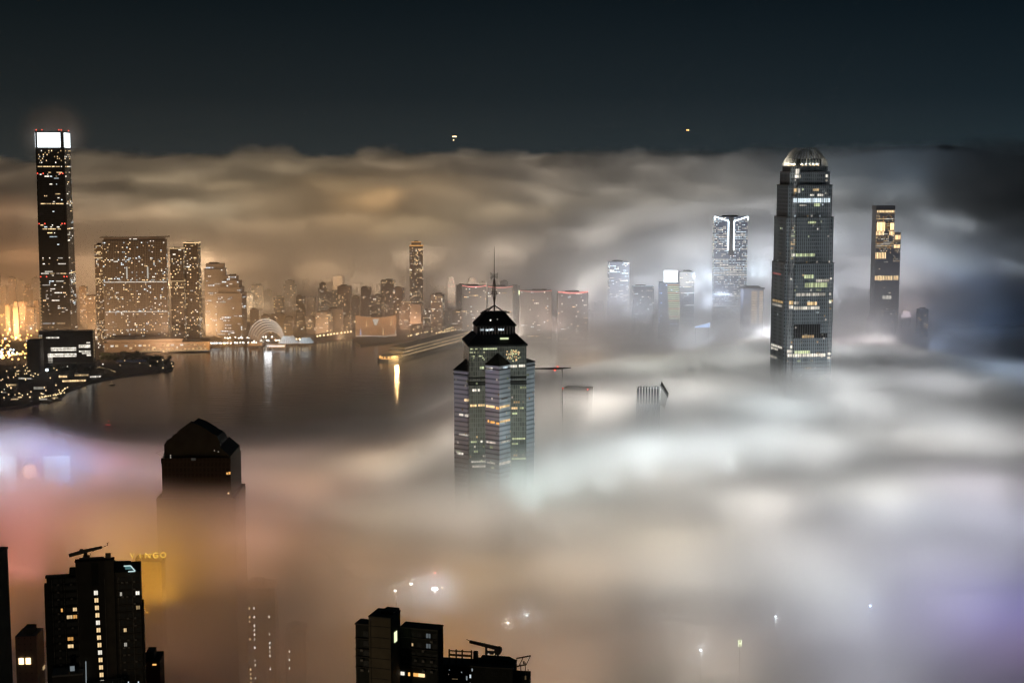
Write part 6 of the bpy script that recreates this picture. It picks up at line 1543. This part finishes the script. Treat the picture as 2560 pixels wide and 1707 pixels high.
# distance: fog top in metres / density of the deck / density of the thin mist under it, for each column of PXC
FOGMAP = {
 500: ((110, 110, 110, 110, 110, 120, 145, 150, 155, 155, 155), (0.3, 0.3, 0.3, 0.25, 0.25, 0.3, 0.7, 0.8, 0.8, 0.8, 0.8), (0.01, 0.01, 0.01, 0.01, 0.01, 0.01, 0.01, 0.01, 0.01, 0.01, 0.01)),
 700: ((140, 140, 160, 165, 176, 176, 172, 172, 172, 172, 172), (0.6, 0.6, 0.6, 0.3, 0.6, 0.8, 1, 1, 1, 1, 1), (0.006, 0.006, 0.006, 0.008, 0.015, 0.02, 0.02, 0.02, 0.02, 0.02, 0.02)),
 900: ((198, 198, 200, 195, 172, 168, 168, 170, 172, 174, 174), (1, 1, 1, 0.6, 0.6, 0.9, 1, 1, 1, 1, 1), (0.008, 0.008, 0.008, 0.01, 0.02, 0.03, 0.03, 0.03, 0.03, 0.03, 0.03)),
 1100: ((205, 208, 182, 162, 154, 153, 166, 168, 170, 172, 172), (1, 1, 0.9, 0.5, 0.8, 1, 1, 1, 1, 1, 1), (0.012, 0.012, 0.012, 0.015, 0.025, 0.03, 0.03, 0.03, 0.03, 0.03, 0.03)),
 1300: ((165, 165, 150, 135, 142, 180, 182, 180, 174, 172, 172), (0.6, 0.6, 0.5, 0.45, 0.6, 1, 1, 1, 1, 1, 1), (0.03, 0.03, 0.03, 0.03, 0.03, 0.03, 0.03, 0.03, 0.03, 0.03, 0.03)),
 1500: ((122, 122, 118, 115, 125, 198, 190, 192, 184, 178, 178), (0.3, 0.3, 0.28, 0.28, 0.4, 0.9, 1, 1, 1, 1, 1), (0.012, 0.012, 0.012, 0.012, 0.015, 0.03, 0.03, 0.03, 0.03, 0.03, 0.03)),
 1750: ((90, 90, 85, 85, 95, 135, 176, 188, 184, 172, 165), (0.14, 0.14, 0.13, 0.13, 0.16, 0.6, 1, 1, 1, 1, 1), (0.01, 0.01, 0.01, 0.01, 0.012, 0.02, 0.03, 0.03, 0.03, 0.03, 0.03)),
 2100: ((50, 50, 40, 40, 50, 70, 112, 150, 145, 70, 40), (0.06, 0.06, 0.05, 0.05, 0.07, 0.4, 0.6, 0.8, 0.6, 0.15, 0.05), (0.016, 0.016, 0.016, 0.016, 0.018, 0.022, 0.025, 0.03, 0.02, 0.008, 0.006)),
 2600: ((10, 10, 10, 10, 15, 40, 70, 105, 95, 40, 20), (0.02, 0.02, 0.02, 0.02, 0.04, 0.25, 0.4, 0.5, 0.35, 0.06, 0.03), (0.024, 0.022, 0.02, 0.02, 0.022, 0.03, 0.04, 0.05, 0.03, 0.008, 0.006)),
 3100: ((10, 10, 10, 10, 15, 40, 70, 100, 80, 30, 20), (0.01, 0.01, 0.01, 0.01, 0.02, 0.15, 0.3, 0.4, 0.3, 0.03, 0.02), (0.032, 0.03, 0.028, 0.028, 0.032, 0.055, 0.12, 0.15, 0.12, 0.012, 0.008)),
 3600: ((40, 40, 30, 30, 40, 70, 160, 190, 130, 50, 30), (0.02, 0.02, 0.02, 0.02, 0.03, 0.08, 0.14, 0.16, 0.1, 0.03, 0.02), (0.065, 0.06, 0.06, 0.085, 0.09, 0.1, 0.17, 0.2, 0.14, 0.016, 0.01)),
 4300: ((150, 150, 140, 130, 130, 160, 260, 280, 200, 60, 40), (0.05, 0.05, 0.06, 0.06, 0.06, 0.08, 0.14, 0.14, 0.08, 0.02, 0.02), (0.07, 0.07, 0.08, 0.1, 0.1, 0.1, 0.1, 0.1, 0.06, 0.03, 0.02)),
 5200: ((250, 240, 250, 220, 220, 250, 300, 310, 230, 90, 60), (0.09, 0.09, 0.11, 0.09, 0.09, 0.1, 0.12, 0.12, 0.08, 0.04, 0.04), (0.05, 0.05, 0.05, 0.05, 0.05, 0.05, 0.05, 0.05, 0.03, 0.01, 0.01)),
 6500: ((330, 340, 350, 350, 350, 350, 340, 300, 240, 140, 100), (0.11, 0.11, 0.13, 0.13, 0.13, 0.13, 0.12, 0.1, 0.06, 0.03, 0.02), (0.05, 0.05, 0.05, 0.05, 0.05, 0.05, 0.05, 0.03, 0.02, 0.01, 0.01)),
 8000: ((420, 440, 470, 480, 480, 490, 475, 500, 560, 570, 560), (0.17, 0.17, 0.17, 0.17, 0.17, 0.17, 0.16, 0.07, 0.03, 0.022, 0.02), (0.05, 0.05, 0.05, 0.05, 0.05, 0.05, 0.03, 0.02, 0.02, 0.01, 0.01)),
 9300: ((450, 470, 495, 510, 510, 520, 520, 530, 560, 570, 560), (0.2, 0.2, 0.2, 0.2, 0.2, 0.2, 0.2, 0.14, 0.1, 0.08, 0.06), (0.03, 0.03, 0.03, 0.03, 0.03, 0.03, 0.03, 0.03, 0.03, 0.03, 0.03)),
 11500: ((400,) * 7 + (400, 430, 420, 400), (.3,) * 11, (.03,) * 11),
}
FY = sorted(FOGMAP)
def fog_columns(gx, gy):
    yy = np.log(np.clip(gy, FY[0], FY[-1] - 1)); ly = np.log(np.array(FY, float))
    j = np.clip(np.searchsorted(ly, yy, 'right') - 1, 0, len(FY) - 2)
    t = (yy - ly[j]) / (ly[j + 1] - ly[j]); t = t * t * (3 - 2 * t) * .5 + t * .5
    px = 1280 + gx / gy * F; pc = np.array(PXC, float); p = np.clip(px, pc[0], pc[-1] - 1)
    i = np.clip(np.searchsorted(pc, p, 'right') - 1, 0, len(pc) - 2)
    s = (p - pc[i]) / (pc[i + 1] - pc[i]); s = s * s * (3 - 2 * s) * .5 + s * .5
    out = []
    for k in range(3):
        A = np.array([FOGMAP[y][k] for y in FY], float)
        out.append((A[j, i] * (1 - s) + A[j, i + 1] * s) * (1 - t) + (A[j + 1, i] * (1 - s) + A[j + 1, i + 1] * s) * t)
    return out
def fog_volume(name, x0, x1, y0, y1, z0, z1, nx, ny, nz_, scale, amp, soft, body, wis=.35, near=False):
    gx, gy = np.meshgrid(np.linspace(x0, x1, nx), np.linspace(y0, y1, ny))
    top, den, mist = fog_columns(gx, gy)
    me = bpy.data.meshes.new(name); me.vertices.add(nx * ny)
    me.vertices.foreach_set('co', np.stack([gx.ravel(), gy.ravel(), top.ravel()], 1).astype(np.float32).ravel())
    for nme, arr in (('deck', den), ('mist', mist)):
        a = me.attributes.new(nme, 'FLOAT', 'POINT'); a.data.foreach_set('value', arr.ravel().astype(np.float32))
    me.materials.append(FOG_MAT)
    ob = bpy.data.objects.new(name, me); COL.objects.link(ob); ob['kind'] = 'stuff'
    g = bpy.data.node_groups.new(name, 'GeometryNodeTree')
    g.interface.new_socket('Geometry', in_out='INPUT', socket_type='NodeSocketGeometry')
    g.interface.new_socket('Geometry', in_out='OUTPUT', socket_type='NodeSocketGeometry')
    N = g.nodes.new; L = g.links.new
    gi = N('NodeGroupInput'); go = N('NodeGroupOutput')
    def Mx(op, a, b=None, clamp=False):
        n = N('ShaderNodeMath'); n.operation = op; n.use_clamp = clamp
        for i, v in enumerate((a, b)):
            if v is None: continue
            if isinstance(v, (int, float)): n.inputs[i].default_value = v
            else: L(v, n.inputs[i])
        return n.outputs[0]
    pos = N('GeometryNodeInputPosition').outputs[0]
    sp = N('ShaderNodeSeparateXYZ'); L(pos, sp.inputs[0]); X, Y, Z = sp.outputs
    ix = Mx('ROUND', Mx('MULTIPLY', Mx('DIVIDE', Mx('SUBTRACT', X, x0), x1 - x0, True), nx - 1))
    iy = Mx('ROUND', Mx('MULTIPLY', Mx('DIVIDE', Mx('SUBTRACT', Y, y0), y1 - y0, True), ny - 1))
    idx = Mx('ADD', ix, Mx('MULTIPLY', iy, nx))
    def samp(field, t):
        s = N('GeometryNodeSampleIndex'); s.data_type = t; s.domain = 'POINT'
        L(gi.outputs[0], s.inputs['Geometry']); L(field, s.inputs['Value']); L(idx, s.inputs['Index']); return s.outputs[0]
    s2 = N('ShaderNodeSeparateXYZ'); L(samp(pos, 'FLOAT_VECTOR'), s2.inputs[0]); T = s2.outputs[2]
    def attr(n):
        a = N('GeometryNodeInputNamedAttribute'); a.data_type = 'FLOAT'; a.inputs[0].default_value = n; return samp(a.outputs[0], 'FLOAT')
    D, MI = attr('deck'), attr('mist')
    def noise(sc_, det, rough, dist=0.0, stretch=(1, 1, 1), off=0.0):
        mp = N('ShaderNodeVectorMath'); mp.operation = 'MULTIPLY_ADD'; mp.inputs[1].default_value = stretch; mp.inputs[2].default_value = (off * 300, off * 510, off * 180); L(pos, mp.inputs[0])
        n = N('ShaderNodeTexNoise'); n.inputs['Scale'].default_value = sc_; n.inputs['Detail'].default_value = det; n.inputs['Roughness'].default_value = rough; n.inputs['Distortion'].default_value = dist
        L(mp.outputs[0], n.inputs['Vector']); return n.outputs[0]
    n1 = noise(scale, 5, .56, .15, (1, 1, 1.3)); n2 = noise(scale * .37, 2, .5, 0, (1, 1, 1), 37.0); n3 = noise(scale * 2.6, 4, .58, .4, (1, 1, 1.3), 11.0)
    puff = Mx('SUBTRACT', Mx('MULTIPLY', Mx('ABSOLUTE', Mx('SUBTRACT', n1, .5)), 5.0), .55)      # rounded heads with creases between
    lift = Mx('ADD', Mx('MULTIPLY', puff, amp), Mx('ADD', Mx('MULTIPLY', Mx('SUBTRACT', n2, .5), .8 * amp), Mx('MULTIPLY', Mx('SUBTRACT', n3, .5), 1.1 * amp)))
    lift = Mx('MULTIPLY', lift, Mx('MAXIMUM', .3, Mx('SUBTRACT', 1.45, Mx('DIVIDE', Y, 1700)))) if near else lift
    dep = Mx('SUBTRACT', Mx('ADD', T, lift), Z)                       # depth below the fog's surface
    h = Mx('DIVIDE', dep, soft, True); h = Mx('MULTIPLY', h, Mx('MULTIPLY', h, Mx('SUBTRACT', 3, Mx('MULTIPLY', h, 2))))
    thin = Mx('SUBTRACT', 1, Mx('MULTIPLY', Mx('DIVIDE', Mx('SUBTRACT', dep, body * .6), body, True), .82))
    wisp = Mx('ADD', wis, Mx('MULTIPLY', Mx('MULTIPLY', Mx('SUBTRACT', n3, .28), 2.6, True), 1.25 - wis))
    deck = Mx('MULTIPLY', Mx('MULTIPLY', Mx('MULTIPLY', h, thin), wisp), D)
    mh = Mx('SUBTRACT', 1, Mx('DIVIDE', Z, 300), True)
    mt = Mx('MULTIPLY', Mx('MULTIPLY', mh, mh), Mx('MULTIPLY', MI, Mx('ADD', .4, Mx('MULTIPLY', n1, 1.2))))
    d = Mx('ADD', deck, mt)
    vc = N('GeometryNodeVolumeCube'); L(d, vc.inputs['Density'])
    vc.inputs['Min'].default_value = (x0, y0, z0); vc.inputs['Max'].default_value = (x1, y1, z1)
    for k, v in zip('XYZ', (nx, ny, nz_)): vc.inputs['Resolution ' + k].default_value = v
    sm = N('GeometryNodeSetMaterial'); sm.inputs['Material'].default_value = FOG_MAT
    L(vc.outputs[0], sm.inputs[0]); L(sm.outputs[0], go.inputs[0])
    ob.modifiers.new('fog', 'NODES').node_group = g
    return ob
fog_volume('fog', -1000, 1250, 480, 2600, 1, 235, 188, 178, 47, 1 / 200.0, 8, 22, 45, .9, True)
fog_volume('fog', -2300, 2600, 2600.5, 5600, 1, 420, 196, 120, 42, 1 / 420.0, 55, 50, 110, .5)
fog_volume('fog', -4200, 4400, 5601, 11000, 1, 660, 240, 150, 48, 1 / 560.0, 95, 34, 260, .6)
hm = bpy.data.materials.new('haze'); hm.use_nodes = True; nt = hm.node_tree; nt.nodes.clear()
o_ = nt.nodes.new('ShaderNodeOutputMaterial'); pv = nt.nodes.new('ShaderNodeVolumePrincipled')
pv.inputs['Color'].default_value = (.92, .92, .92, 1); pv.inputs['Density'].default_value = 4e-6; pv.inputs['Anisotropy'].default_value = .3
nt.links.new(pv.outputs[0], o_.inputs['Volume'])
mb = MB(); mb.prism(rect(-9600, 9600, -1600, 15600), -6, 760, base=True)
hz = mb.build('haze', hm, kind='stuff')

# ball of thin mist added to give the tallest tower's lit top a halo
q = at(130, 335, 3182)
wm = bpy.data.materials.new('halo_mist'); wm.use_nodes = True; nt = wm.node_tree; nt.nodes.clear()
o_ = nt.nodes.new('ShaderNodeOutputMaterial'); pv = nt.nodes.new('ShaderNodeVolumeScatter'); tc = nt.nodes.new('ShaderNodeTexCoord')
ln = nt.nodes.new('ShaderNodeVectorMath'); ln.operation = 'LENGTH'; nt.links.new(tc.outputs['Object'], ln.inputs[0])
mr = nt.nodes.new('ShaderNodeMapRange'); mr.interpolation_type = 'SMOOTHERSTEP'; mr.inputs[1].default_value = 12.0; mr.inputs[2].default_value = 95.0; mr.inputs[3].default_value = .0026; mr.inputs[4].default_value = 0.0
nt.links.new(ln.outputs['Value'], mr.inputs[0]); nt.links.new(mr.outputs[0], pv.inputs['Density']); pv.inputs['Color'].default_value = (.95, .97, 1, 1); pv.inputs['Anisotropy'].default_value = .3
nt.links.new(pv.outputs[0], o_.inputs['Volume'])
mb = MB(); mb.ball((0, 0, 0), 110.0, 16, 10); wo = mb.build('fog', wm, kind='stuff'); wo.location = (q.x, 3195, q.z)
